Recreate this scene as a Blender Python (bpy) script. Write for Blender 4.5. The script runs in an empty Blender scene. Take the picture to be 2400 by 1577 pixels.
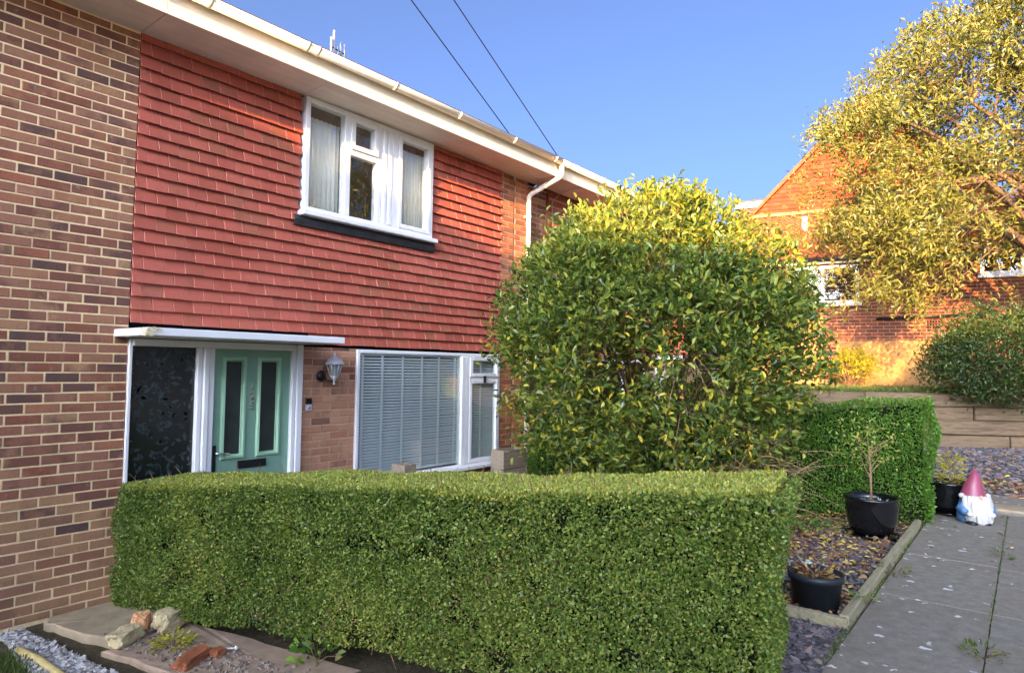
import bpy, math, random
import numpy as np
from mathutils import Vector, Matrix, noise as mnoise

random.seed(7)
rng = np.random.default_rng(7)
S = bpy.context.scene
COL = S.collection
R = math.radians

# ------------------------------------------------------------------ camera
cam = bpy.data.cameras.new('camera')
cam.sensor_width = 36.0
cam.lens = 22.757
cam.clip_start = 0.05
cam.clip_end = 2000
camo = bpy.data.objects.new('camera', cam)
COL.objects.link(camo)
S.camera = camo
_r = Vector((0.624259, -0.781101, 0.013527))
_u = Vector((-0.045904, -0.019391, 0.998758))
_w = Vector((0.779868, 0.624104, 0.04796))
camo.matrix_world = Matrix((
    (_r.x, _u.x, -_w.x, 0.0),
    (_r.y, _u.y, -_w.y, -5.62),
    (_r.z, _u.z, -_w.z, 1.862),
    (0, 0, 0, 1)))

# ------------------------------------------------------------------ sky, sun, exposure
SUN_EL = 10.5                      # degrees above the horizon
SUN_DIR = Vector((-0.968, -0.25, 0)).normalized() * math.cos(R(SUN_EL)) + Vector((0, 0, math.sin(R(SUN_EL))))
world = bpy.data.worlds.new('World')
S.world = world
world.use_nodes = True
wn = world.node_tree
for n in list(wn.nodes):
    wn.nodes.remove(n)
sky = wn.nodes.new('ShaderNodeTexSky')
sky.sky_type = 'NISHITA'
sky.sun_disc = False
sky.sun_elevation = R(SUN_EL)
sky.sun_rotation = math.atan2(SUN_DIR.x, SUN_DIR.y)
sky.altitude = 0
sky.air_density = 0.21
sky.dust_density = 7.0
sky.ozone_density = 3.0
bg = wn.nodes.new('ShaderNodeBackground')
bg.inputs['Strength'].default_value = 0.15
wo = wn.nodes.new('ShaderNodeOutputWorld')
wn.links.new(sky.outputs[0], bg.inputs['Color'])
wn.links.new(bg.outputs[0], wo.inputs['Surface'])

sl = bpy.data.lights.new('sun', 'SUN')
sl.energy = 2.7
sl.angle = R(0.6)
sl.color = (1.0, 0.58, 0.24)
slo = bpy.data.objects.new('sun', sl)
COL.objects.link(slo)
slo.rotation_euler = SUN_DIR.to_track_quat('Z', 'Y').to_euler()
slo.location = (0, -10, 20)

S.view_settings.view_transform = 'Standard'
S.view_settings.look = 'None'
S.view_settings.exposure = 2.7
S.view_settings.gamma = 1.0
S.view_settings.use_curve_mapping = False

# ------------------------------------------------------------------ helpers
def link(o, parent=None):
    COL.objects.link(o)
    if parent is not None:
        o.parent = parent
    return o

def tag(o, label=None, cat=None, group=None, kind=None):
    if label: o['label'] = label
    if cat: o['category'] = cat
    if group: o['group'] = group
    if kind: o['kind'] = kind
    return o

def thing(name, label, cat, loc=(0, 0, 0), rz=0.0, group=None):
    o = bpy.data.objects.new(name, None)
    o.empty_display_size = 0.1
    link(o)
    o.location = loc
    o.rotation_euler = (0, 0, rz)
    return tag(o, label, cat, group)

class MB:
    """collects shapes, builds ONE mesh object"""
    def __init__(s): s.v = []; s.f = []; s.sm = []
    def add(s, v, f, smooth=False):
        b = len(s.v)
        s.v += [tuple(p) for p in v]
        s.f += [tuple(b + i for i in q) for q in f]
        s.sm += [smooth] * len(f)
        return s
    def box(s, x0, x1, y0, y1, z0, z1, M=None):
        v = [(x0, y0, z0), (x1, y0, z0), (x1, y1, z0), (x0, y1, z0), (x0, y0, z1), (x1, y0, z1), (x1, y1, z1), (x0, y1, z1)]
        if M is not None: v = [tuple(M @ Vector(p)) for p in v]
        return s.add(v, [(0, 3, 2, 1), (4, 5, 6, 7), (0, 1, 5, 4), (1, 2, 6, 5), (2, 3, 7, 6), (3, 0, 4, 7)])
    def bbox(s, x0, x1, y0, y1, z0, z1, b=0.004, M=None):
        """box with chamfered edges"""
        v = []
        for (sx, sy, sz) in [(i, j, k) for i in (0, 1) for j in (0, 1) for k in (0, 1)]:
            X = (x0, x1)[sx]; Y = (y0, y1)[sy]; Z = (z0, z1)[sz]
            dx = b if sx == 0 else -b; dy = b if sy == 0 else -b; dz = b if sz == 0 else -b
            v += [(X, Y + dy, Z + dz), (X + dx, Y, Z + dz), (X + dx, Y + dy, Z)]
        if M is not None: v = [tuple(M @ Vector(p)) for p in v]
        I = lambda i, j, k, a: (i * 4 + j * 2 + k) * 3 + a
        f = []
        f += [(I(0,0,0,0), I(0,0,1,0), I(0,1,1,0), I(0,1,0,0)), (I(1,0,0,0), I(1,1,0,0), I(1,1,1,0), I(1,0,1,0))]
        f += [(I(0,0,0,1), I(1,0,0,1), I(1,0,1,1), I(0,0,1,1)), (I(0,1,0,1), I(0,1,1,1), I(1,1,1,1), I(1,1,0,1))]
        f += [(I(0,0,0,2), I(0,1,0,2), I(1,1,0,2), I(1,0,0,2)), (I(0,0,1,2), I(1,0,1,2), I(1,1,1,2), I(0,1,1,2))]
        for i in (0, 1):
            for j in (0, 1):
                f.append((I(i,j,0,0), I(i,j,0,1), I(i,j,1,1), I(i,j,1,0)))
                f.append((I(i,0,j,0), I(i,0,j,2), I(i,1,j,2), I(i,1,j,0)))
                f.append((I(0,i,j,1), I(0,i,j,2), I(1,i,j,2), I(1,i,j,1)))
        for i in (0, 1):
            for j in (0, 1):
                for k in (0, 1): f.append((I(i,j,k,0), I(i,j,k,1), I(i,j,k,2)))
        return s.add(v, f)
    def tube(s, pts, r, n=8, caps=True, smooth=True):
        pts = [Vector(p) for p in pts]
        rad = r if isinstance(r, (list, tuple)) else [r] * len(pts)
        v = []; f = []
        up = None
        for i, p in enumerate(pts):
            a = pts[min(i + 1, len(pts) - 1)] - pts[max(i - 1, 0)]
            if a.length < 1e-9: a = Vector((0, 0, 1))
            a.normalize()
            if 0 < i < len(pts) - 1:
                d1 = (pts[i] - pts[i - 1]).normalized(); d2 = (pts[i + 1] - pts[i]).normalized()
                k = 1.0 / max(0.5, math.cos(d1.angle(d2, 0) / 2))
            else: k = 1.0
            if up is None: up = a.orthogonal().normalized()
            else:
                up = up - a * up.dot(a)
                if up.length < 1e-6: up = a.orthogonal()
                up.normalize()
            w = a.cross(up)
            for j in range(n):
                t = 2 * math.pi * j / n
                v.append(p + (up * math.cos(t) + w * math.sin(t)) * rad[i] * (k if n > 6 else 1))
        for i in range(len(pts) - 1):
            for j in range(n):
                f.append((i * n + j, i * n + (j + 1) % n, (i + 1) * n + (j + 1) % n, (i + 1) * n + j))
        if caps:
            f.append(tuple(range(n - 1, -1, -1))); f.append(tuple((len(pts) - 1) * n + j for j in range(n)))
        return s.add(v, f, smooth)
    def lathe(s, prof, n=24, c=(0, 0, 0), smooth=True, sx=1.0, sy=1.0):
        v = []; f = []
        for (r, z) in prof:
            for j in range(n):
                t = 2 * math.pi * j / n
                v.append((c[0] + r * math.cos(t) * sx, c[1] + r * math.sin(t) * sy, c[2] + z))
        for i in range(len(prof) - 1):
            for j in range(n):
                f.append((i * n + j, i * n + (j + 1) % n, (i + 1) * n + (j + 1) % n, (i + 1) * n + j))
        f.append(tuple(range(n - 1, -1, -1))); f.append(tuple((len(prof) - 1) * n + j for j in range(n)))
        return s.add(v, f, smooth)
    def prism(s, poly, z0, z1):
        n = len(poly)
        v = [(x, y, z0) for x, y in poly] + [(x, y, z1) for x, y in poly]
        f = [tuple(range(n - 1, -1, -1)), tuple(range(n, 2 * n))]
        f += [(i, (i + 1) % n, n + (i + 1) % n, n + i) for i in range(n)]
        return s.add(v, f)
    def mesh(s, name, mat=None):
        m = bpy.data.meshes.new(name)
        m.from_pydata(s.v, [], s.f)
        m.polygons.foreach_set('use_smooth', s.sm)
        if mat: m.materials.append(mat)
        m.update()
        return m
    def build(s, name, mat, parent=None, loc=None):
        o = bpy.data.objects.new(name, s.mesh(name, mat))
        link(o, parent)
        if loc is not None: o.location = loc
        return o

def boxo(name, mat, parent, *a, b=0.0):
    m = MB()
    if b: m.bbox(*a, b=b)
    else: m.box(*a)
    return m.build(name, mat, parent)

# ------------------------------------------------------------------ materials
class NT:
    def __init__(s, name):
        s.m = bpy.data.materials.new(name); s.m.use_nodes = True
        s.t = s.m.node_tree
        s.p = s.t.nodes['Principled BSDF']; s.out = s.t.nodes['Material Output']
    def n(s, t, **k):
        x = s.t.nodes.new(t)
        for a, b in k.items(): setattr(x, a, b)
        return x
    def l(s, a, b): s.t.links.new(a, b)
    def coord(s, kind='Object'): return s.n('ShaderNodeTexCoord').outputs[kind]
    def noise(s, scale, detail=4, rough=0.55, vec=None, out='Fac'):
        x = s.n('ShaderNodeTexNoise'); x.inputs['Scale'].default_value = scale
        x.inputs['Detail'].default_value = detail; x.inputs['Roughness'].default_value = rough
        s.l(vec if vec is not None else s.coord(), x.inputs['Vector'])
        return x.outputs[out]
    def scalevec(s, sc, vec=None):
        x = s.n('ShaderNodeMapping'); x.inputs['Scale'].default_value = sc
        s.l(vec if vec is not None else s.coord(), x.inputs['Vector'])
        return x.outputs[0]
    def ramp(s, fac, stops, interp='LINEAR'):
        x = s.n('ShaderNodeValToRGB'); x.color_ramp.interpolation = interp
        e = x.color_ramp.elements
        while len(e) < len(stops): e.new(0.5)
        for el, (p, c) in zip(e, stops): el.position = p; el.color = (*c, 1) if len(c) == 3 else c
        s.l(fac, x.inputs[0]); return x.outputs[0]
    def mix(s, fac, a, b, mode='MIX'):
        x = s.n('ShaderNodeMix', data_type='RGBA', blend_type=mode)
        if isinstance(fac, (int, float)): x.inputs[0].default_value = fac
        else: s.l(fac, x.inputs[0])
        for v, i in ((a, 6), (b, 7)):
            if isinstance(v, tuple): x.inputs[i].default_value = (*v, 1)
            else: s.l(v, x.inputs[i])
        return x.outputs[2]
    def math(s, op, a, b=0.0):
        x = s.n('ShaderNodeMath', operation=op)
        for v, i in ((a, 0), (b, 1)):
            if isinstance(v, (int, float)): x.inputs[i].default_value = v
            else: s.l(v, x.inputs[i])
        return x.outputs[0]
    def bump(s, h, strength=0.3, dist=0.005):
        x = s.n('ShaderNodeBump'); x.inputs['Strength'].default_value = strength; x.inputs['Distance'].default_value = dist
        s.l(h, x.inputs['Height']); s.l(x.outputs[0], s.p.inputs['Normal'])
    def base(s, c):
        if isinstance(c, tuple): s.p.inputs['Base Color'].default_value = (*c, 1)
        else: s.l(c, s.p.inputs['Base Color'])
    def set(s, rough=None, spec=None, metal=None):
        if rough is not None: s.p.inputs['Roughness'].default_value = rough
        if spec is not None: s.p.inputs['Specular IOR Level'].default_value = spec
        if metal is not None: s.p.inputs['Metallic'].default_value = metal
    def rnd(s, joined=False):
        if joined: return s.n('ShaderNodeAttribute', attribute_name='tone').outputs['Fac']
        return s.n('ShaderNodeObjectInfo').outputs['Random']

def srgb(r, g, b):
    f = lambda c: (c / 255 / 12.92) if c / 255 <= 0.04045 else ((c / 255 + 0.055) / 1.055) ** 2.4
    return (f(r), f(g), f(b))

def m_plain(name, c, rough=0.5, var=0.12, scale=14, spec=0.4, metal=0.0, bump=0.0):
    k = NT(name); k.set(rough, spec, metal)
    nz = k.noise(scale, 5)
    d = tuple(x * (1 - var) for x in c); e = tuple(min(1, x * (1 + var)) for x in c)
    k.base(k.ramp(nz, [(0.3, d), (0.7, e)]))
    if bump: k.bump(k.noise(scale * 8, 3), bump, 0.003)
    return k.m

def m_brick(name, stops, joined=False):
    k = NT(name); k.set(0.9, 0.2)
    base = k.ramp(k.rnd(joined), [(p, (min(.9, c[0] * 1.30), c[1] * 1.16, c[2] * .98)) for p, c in stops], 'LINEAR')
    b2 = k.ramp(k.math('FRACT', k.math('MULTIPLY', k.rnd(joined), 7.31)), [(p, (min(.9, c[0] * 1.30), c[1] * 1.16, c[2] * .98)) for p, c in stops], 'LINEAR')
    pv = k.n('ShaderNodeNewGeometry').outputs['Position']
    base = k.mix(k.ramp(k.noise(5.5, 3, 0.6, pv), [(0.46, (0, 0, 0)), (0.6, (0.75, 0.75, 0.75))]), base, b2)
    n1 = k.noise(11, 5, 0.7, k.coord('Generated') if not joined else None)
    n2 = k.noise(55, 4, 0.7)
    c = k.mix(k.math('MULTIPLY', n1, 0.6), base, k.mix(0.5, base, (0.36, 0.24, 0.16)))
    c = k.mix(k.ramp(n2, [(0.42, (0, 0, 0)), (0.75, (0.5, 0.5, 0.5))]), c, k.mix(0.6, c, (0.05, 0.035, 0.035)))
    pos = k.n('ShaderNodeNewGeometry').outputs['Position']
    st = k.noise(2.2, 6, 0.7, pos); st2 = k.noise(9, 5, 0.75, pos)
    c = k.mix(k.ramp(st, [(0.5, (0, 0, 0)), (0.72, (0.45, 0.45, 0.45))]), c, k.mix(0.65, c, (0.06, 0.045, 0.035)))
    c = k.mix(k.ramp(st2, [(0.60, (0, 0, 0)), (0.72, (0.5, 0.5, 0.5))]), c, (0.52, 0.42, 0.32))
    k.base(c)
    k.bump(k.noise(90, 4, 0.7), 0.6, 0.005)
    return k.m

BRICK_UP = [(0.0, srgb(76, 58, 62)), (0.2, srgb(104, 70, 66)), (0.36, srgb(128, 76, 60)), (0.55, srgb(154, 112, 96)), (0.7, srgb(142, 96, 78)), (0.85, srgb(168, 134, 104)), (1.0, srgb(150, 92, 72))]
BRICK_LOW = [(0.0, srgb(126, 92, 78)), (0.3, srgb(160, 126, 98)), (0.6, srgb(170, 134, 104)), (0.85, srgb(156, 118, 100)), (1.0, srgb(138, 92, 76))]
BRICK_PINK = [(0.0, srgb(128, 92, 80)), (0.3, srgb(172, 128, 108)), (0.7, srgb(190, 148, 124)), (1.0, srgb(160, 112, 92))]
BRICK_RED = [(0.0, srgb(110, 70, 56)), (0.4, srgb(172, 104, 70)), (0.75, srgb(196, 130, 86)), (1.0, srgb(150, 84, 62))]
M = {}
M['brick_up'] = m_brick('brick_multi', BRICK_UP)
M['brick_low'] = m_brick('brick_tan', BRICK_LOW)
M['brick_up_j'] = m_brick('brick_multi_joined', BRICK_UP, True)
M['brick_pink'] = m_brick('brick_pink', BRICK_PINK)
M['brick_red'] = m_brick('brick_red', BRICK_RED)
M['mortar'] = m_plain('mortar', srgb(252, 220, 168), 0.95, 0.12, 30, 0.1, bump=0.4)
M['mortar_grey'] = m_plain('mortar_grey', srgb(196, 168, 140), 0.95, 0.12, 30, 0.1, bump=0.4)

def m_tile(name, joined=False):
    k = NT(name); k.set(0.72, 0.25)
    base = k.ramp(k.rnd(joined), [(0.0, srgb(164, 86, 66)), (0.25, srgb(178, 88, 70)), (0.6, srgb(190, 98, 80)), (0.85, srgb(182, 96, 74)), (1.0, srgb(158, 96, 72))])
    n = k.noise(9, 5, 0.65)
    c = k.mix(k.ramp(n, [(0.45, (0, 0, 0)), (0.8, (0.55, 0.55, 0.55))]), base, srgb(156, 88, 66))
    n2 = k.noise(120, 3, 0.6)
    c = k.mix(k.ramp(n2, [(0.55, (0, 0, 0)), (0.8, (0.35, 0.35, 0.35))]), c, srgb(208, 140, 118))
    pos = k.n('ShaderNodeNewGeometry').outputs['Position']
    sv = k.scalevec((9, 9, 0.7), pos); st = k.noise(1.0, 6, 0.7, sv)
    c = k.mix(k.ramp(st, [(0.52, (0, 0, 0)), (0.75, (0.5, 0.5, 0.5))]), c, srgb(120, 74, 58))
    lg = k.noise(1.1, 4, 0.6, pos)
    c = k.mix(k.ramp(lg, [(0.45, (0, 0, 0)), (0.7, (0.3, 0.3, 0.3))]), c, srgb(206, 122, 104))
    li = k.noise(34, 4, 0.7, pos)
    c = k.mix(k.ramp(li, [(0.68, (0, 0, 0)), (0.74, (0.55, 0.55, 0.55))]), c, srgb(220, 176, 156))
    k.base(c); k.bump(k.noise(140, 3), 0.25, 0.003)
    return k.m
M['tile'] = m_tile('clay_tile'); M['tile_j'] = m_tile('clay_tile_joined', True)
M['upvc'] = m_plain('white_upvc', srgb(238, 238, 236), 0.28, 0.03, 6, 0.5)
M['cream_pvc'] = m_plain('cream_pvc', srgb(240, 230, 206), 0.4, 0.08, 4, 0.45)
M['soffit'] = m_plain('soffit_board', srgb(226, 214, 198), 0.55, 0.1, 3, 0.4)
M['black'] = m_plain('black_plastic', (0.012, 0.012, 0.013), 0.35, 0.2, 20, 0.5)
M['lead'] = m_plain('lead_flashing', (0.03, 0.032, 0.036), 0.55, 0.4, 12, 0.4, bump=0.2)
M['dark'] = m_plain('dark_void', (0.012, 0.011, 0.01), 0.9, 0.2, 5, 0.1)
M['room'] = m_plain('room_wall', (0.10, 0.10, 0.10), 0.9, 0.1, 2, 0.2)
M['teal'] = m_plain('teal_door_paint', srgb(130, 168, 144), 0.38, 0.05, 5, 0.4)
M['teal_l'] = m_plain('teal_moulding_paint', srgb(164, 204, 168), 0.38, 0.05, 5, 0.4)
M['chrome'] = m_plain('chrome', (0.75, 0.76, 0.78), 0.15, 0.05, 5, 0.5, 1.0)
M['pewter'] = m_plain('silver_painted_metal', srgb(214, 214, 220), 0.35, 0.08, 12, 0.5, 0.3)
M['blind'] = m_plain('blind_slat', srgb(226, 232, 234), 0.5, 0.03, 4, 0.4)
M['curtain'] = m_plain('voile_curtain', srgb(238, 236, 228), 0.9, 0.05, 5, 0.1)
M['concrete'] = m_plain('concrete', srgb(166, 150, 122), 0.95, 0.22, 7, 0.1, bump=0.5)
M['concrete_p'] = m_plain('concrete_pinkish', srgb(166, 144, 122), 0.95, 0.22, 9, 0.1, bump=0.6)
M['stone'] = m_plain('stone_rubble', srgb(196, 180, 140), 0.95, 0.2, 12, 0.1, bump=0.6)
M['stone_o'] = m_plain('stone_orange', srgb(226, 172, 124), 0.95, 0.22, 10, 0.1, bump=0.5)
M['redbrick'] = m_plain('broken_red_brick', srgb(160, 100, 70), 0.95, 0.3, 14, 0.1, bump=0.6)
M['cable'] = m_plain('black_cable', (0.01, 0.01, 0.012), 0.6, 0.1, 10)
M['galv'] = m_plain('aerial_metal', srgb(200, 200, 202), 0.4, 0.1, 10, 0.5, 0.6)
M['rtile'] = m_plain('roof_concrete_tile', (0.09, 0.07, 0.06), 0.9, 0.3, 4, 0.2)

def m_glass(name, tint=(0.98, 1.0, 0.99), refl=1.0):
    k = NT(name)
    t = k.n('ShaderNodeBsdfTransparent'); t.inputs[0].default_value = (*tint, 1)
    g = k.n('ShaderNodeBsdfGlossy'); g.inputs['Roughness'].default_value = 0.0
    g.inputs['Color'].default_value = (refl, refl, refl, 1)
    lwt = k.n('ShaderNodeLayerWeight'); lwt.inputs[0].default_value = 0.5
    fr = k.math('ADD', k.math('MULTIPLY', k.math('POWER', lwt.outputs['Facing'], 3.0), 0.84), 0.09)
    b = k.n('ShaderNodeBump'); b.inputs['Strength'].default_value = 0.02; b.inputs['Distance'].default_value = 0.02
    k.l(k.noise(2.5, 2), b.inputs['Height']); k.l(b.outputs[0], g.inputs['Normal'])
    mx = k.n('ShaderNodeMixShader')
    k.l(fr, mx.inputs[0]); k.l(t.outputs[0], mx.inputs[1]); k.l(g.outputs[0], mx.inputs[2])
    k.l(mx.outputs[0], k.out.inputs['Surface'])
    return k.m
M['glass'] = m_glass('window_glass')
M['far_glass'] = m_glass('far_window_glass', (0.8, 0.85, 0.83), 0.16)
M['obscure'] = m_plain('obscure_dark_glass', (0.008, 0.012, 0.012), 0.22, 0.3, 8, 0.45)
M['frosted'] = m_plain('frosted_door_glass', (0.03, 0.038, 0.034), 0.38, 0.3, 6, 0.45)
M['obscure_leaf'] = m_plain('obscure_glass_leaf', (0.035, 0.05, 0.05), 0.45, 0.4, 8, 0.45)

def m_leaf(name, stops, rough=0.45, trans=0.3, spec=0.35):
    k = NT(name); k.set(rough, spec)
    c = k.ramp(k.n('ShaderNodeAttribute', attribute_name='tone').outputs['Fac'], stops)
    k.base(c)
    tr = k.n('ShaderNodeBsdfTranslucent'); k.l(c, tr.inputs[0])
    mx = k.n('ShaderNodeMixShader'); mx.inputs[0].default_value = trans
    k.l(k.p.outputs[0], mx.inputs[1]); k.l(tr.outputs[0], mx.inputs[2]); k.l(mx.outputs[0], k.out.inputs['Surface'])
    return k.m
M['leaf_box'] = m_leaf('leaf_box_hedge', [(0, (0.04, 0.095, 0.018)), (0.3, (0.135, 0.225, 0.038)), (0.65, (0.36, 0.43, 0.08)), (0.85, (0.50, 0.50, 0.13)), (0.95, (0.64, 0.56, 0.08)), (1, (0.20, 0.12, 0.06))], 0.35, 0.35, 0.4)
M['leaf_privet'] = m_leaf('leaf_privet', [(0, (0.05, 0.12, 0.015)), (0.5, (0.13, 0.28, 0.03)), (0.85, (0.28, 0.44, 0.06)), (1, (0.36, 0.27, 0.13))], 0.4, 0.35, 0.45)
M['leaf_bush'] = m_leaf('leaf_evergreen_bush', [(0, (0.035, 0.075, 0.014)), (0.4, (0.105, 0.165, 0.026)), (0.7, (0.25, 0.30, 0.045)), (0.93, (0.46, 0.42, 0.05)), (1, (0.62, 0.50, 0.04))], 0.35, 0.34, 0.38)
M['leaf_yellow'] = m_leaf('leaf_yellow', [(0, (0.55, 0.45, 0.03)), (0.5, (0.72, 0.60, 0.06)), (1, (0.60, 0.36, 0.08))], 0.4, 0.3)
M['leaf_tree'] = m_leaf('leaf_tree', [(0, (0.06, 0.08, 0.016)), (0.35, (0.16, 0.17, 0.03)), (0.7, (0.29, 0.265, 0.045)), (1, (0.35, 0.26, 0.06))], 0.4, 0.28, 0.45)
M['leaf_shrub'] = m_leaf('leaf_dark_shrub', [(0, (0.02, 0.05, 0.012)), (0.6, (0.05, 0.095, 0.02)), (1, (0.14, 0.16, 0.04))], 0.4, 0.25)
M['leaf_gold'] = m_leaf('leaf_gold', [(0, (0.30, 0.32, 0.02)), (1, (0.55, 0.5, 0.04))], 0.45, 0.3)
M['leaf_pale'] = m_leaf('leaf_pale', [(0, (0.25, 0.32, 0.25)), (1, (0.65, 0.72, 0.66))], 0.6, 0.2)
M['grass'] = m_leaf('grass_blade', [(0, (0.05, 0.10, 0.015)), (0.6, (0.12, 0.18, 0.03)), (1, (0.28, 0.24, 0.08))], 0.5, 0.3)
M['litter'] = m_leaf('fallen_leaf', [(0, (0.10, 0.05, 0.03)), (0.3, (0.28, 0.13, 0.07)), (0.55, (0.42, 0.25, 0.12)), (0.8, (0.55, 0.42, 0.16)), (0.93, (0.62, 0.52, 0.05)), (1, (0.40, 0.10, 0.06))], 0.8, 0.1, 0.15)
M['bark'] = m_plain('bark', srgb(112, 88, 66), 0.95, 0.35, 18, 0.1, bump=0.6)
M['twig'] = m_plain('twig', srgb(150, 122, 92), 0.9, 0.3, 18, 0.1)
M['hedge_core'] = m_plain('hedge_shade_core', (0.014, 0.016, 0.008), 0.95, 0.4, 25, 0.05, bump=0.8)  # near-black colour stands for the shade deep in the hedge

def m_wood(name, c1, c2, sc=(3, 40, 40), rough=0.85):
    k = NT(name); k.set(rough, 0.2)
    v = k.scalevec(sc)
    n = k.noise(1.0, 6, 0.65, v)
    c = k.ramp(n, [(0.3, c1), (0.55, c2), (0.75, tuple(x * 0.75 for x in c1))])
    c = k.mix(k.math('MULTIPLY', k.rnd(), 0.3), c, tuple(x * 0.6 for x in c2))
    k.base(c); k.bump(n, 0.5, 0.01)
    return k.m
M['timber'] = m_wood('weathered_timber', srgb(122, 108, 90), srgb(164, 148, 126))
M['sleeper'] = m_wood('old_sleeper_timber', srgb(50, 42, 32), srgb(124, 104, 80), (1.6, 22, 16))
M['edge_wood'] = m_wood('mossy_edging', srgb(126, 116, 92), srgb(172, 164, 130), (4, 30, 30))
M['log'] = m_wood('lit_edging_log', srgb(190, 166, 96), srgb(222, 204, 140), (6, 20, 20))  # edging timber with yellow light put into its colour

def m_chips(name, stops, rough=0.7, trans=0):
    k = NT(name); k.set(rough, 0.3)
    c = k.ramp(k.rnd(True), stops)
    k.base(k.mix(k.math('MULTIPLY', k.noise(60, 3), 0.5), c, tuple(0.12 for _ in range(3))))
    return k.m
M['slate'] = m_chips('slate_chip', [(0, (0.045, 0.042, 0.045)), (0.45, (0.12, 0.105, 0.115)), (0.75, (0.24, 0.21, 0.22)), (0.9, (0.30, 0.20, 0.17)), (1, (0.36, 0.28, 0.2))])
M['gravel'] = m_chips('white_gravel', [(0, (0.12, 0.115, 0.11)), (0.3, (0.42, 0.40, 0.38)), (0.75, (0.82, 0.80, 0.76)), (0.93, (0.85, 0.80, 0.70)), (1, (0.5, 0.33, 0.25))])

def m_ground():
    k = NT('soil'); k.set(0.98, 0.1)
    a = k.noise(3, 8, 0.7); b = k.noise(28, 6, 0.7)
    c = k.ramp(b, [(0.3, (0.055, 0.04, 0.028)), (0.55, (0.12, 0.09, 0.065)), (0.8, (0.2, 0.16, 0.12))])
    k.base(k.mix(k.math('MULTIPLY', a, 0.5), c, (0.08, 0.09, 0.03)))
    k.bump(b, 0.8, 0.03)
    return k.m
M['soil'] = m_ground()
def m_turf():
    k = NT('turf'); k.set(0.98, 0.1)
    a = k.noise(1.2, 6, 0.7); b = k.noise(40, 5, 0.7)
    c = k.ramp(b, [(0.3, (0.04, 0.07, 0.012)), (0.6, (0.11, 0.15, 0.03)), (0.8, (0.2, 0.19, 0.07))])
    k.base(k.mix(k.math('MULTIPLY', a, 0.4), c, (0.16, 0.14, 0.06))); k.bump(b, 0.8, 0.03)
    return k.m
M['turf'] = m_turf()
def m_paving():
    k = NT('path_concrete'); k.set(0.9, 0.25)
    v = k.coord()
    big = k.noise(1.3, 6, 0.7, v); mid = k.noise(14, 6, 0.75, v); fine = k.noise(120, 4, 0.7, v)
    c = k.ramp(mid, [(0.3, srgb(118, 113, 102)), (0.55, srgb(144, 138, 124)), (0.8, srgb(168, 160, 144))])
    c = k.mix(k.ramp(big, [(0.4, (0, 0, 0)), (0.7, (0.6, 0.6, 0.6))]), c, srgb(130, 116, 94))
    c = k.mix(k.ramp(fine, [(0.5, (0, 0, 0)), (0.75, (0.6, 0.6, 0.6))]), c, srgb(86, 84, 80))
    # pale lichen spots
    vo = k.n('ShaderNodeTexVoronoi'); vo.inputs['Scale'].default_value = 9.0
    wv = k.n('ShaderNodeVectorMath', operation='ADD'); k.l(v, wv.inputs[0])
    nn = k.n('ShaderNodeTexNoise'); nn.inputs['Scale'].default_value = 22; k.l(v, nn.inputs['Vector'])
    sc = k.n('ShaderNodeVectorMath', operation='SCALE'); k.l(nn.outputs['Color'], sc.inputs[0]); sc.inputs['Scale'].default_value = 0.09
    k.l(sc.outputs[0], wv.inputs[1]); k.l(wv.outputs[0], vo.inputs['Vector'])
    sp = k.ramp(vo.outputs['Distance'], [(0.13, (1, 1, 1)), (0.19, (0, 0, 0))])
    ms = k.ramp(vo.outputs['Color'], [(0.5, (0, 0, 0)), (0.56, (1, 1, 1))])
    f = k.math('MULTIPLY', sp, ms)
    c = k.mix(k.math('MULTIPLY', f, 0.9), c, srgb(236, 234, 226))
    c = k.mix(k.math('MULTIPLY', k.rnd(), 0.35), c, srgb(112, 108, 98))
    k.base(c); k.bump(fine, 0.5, 0.004)
    return k.m
M['paving'] = m_paving()

# ------------------------------------------------------------------ leaf meshes
def set_tone(me, tone):
    at = me.attributes.new('tone', 'FLOAT', 'FACE')
    at.data.foreach_set('value', np.asarray(tone, dtype=np.float32))

def raw_mesh(name, V, F, mat, tone=None, smooth=False):
    """V (n,3) floats, F (m,k) ints - fast mesh"""
    me = bpy.data.meshes.new(name)
    V = np.asarray(V, dtype=np.float32); F = np.asarray(F, dtype=np.int32)
    m, k = F.shape
    me.vertices.add(len(V)); me.vertices.foreach_set('co', V.ravel())
    me.loops.add(m * k); me.loops.foreach_set('vertex_index', F.ravel())
    me.polygons.add(m)
    me.polygons.foreach_set('loop_start', np.arange(0, m * k, k, dtype=np.int32))
    me.polygons.foreach_set('loop_total', np.full(m, k, dtype=np.int32))
    me.polygons.foreach_set('use_smooth', np.full(m, smooth, dtype=bool))
    me.update(calc_edges=True)
    if tone is not None: set_tone(me, tone)
    me.materials.append(mat)
    return me

def unit(a):
    return a / np.maximum(np.linalg.norm(a, axis=1, keepdims=True), 1e-9)

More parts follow.
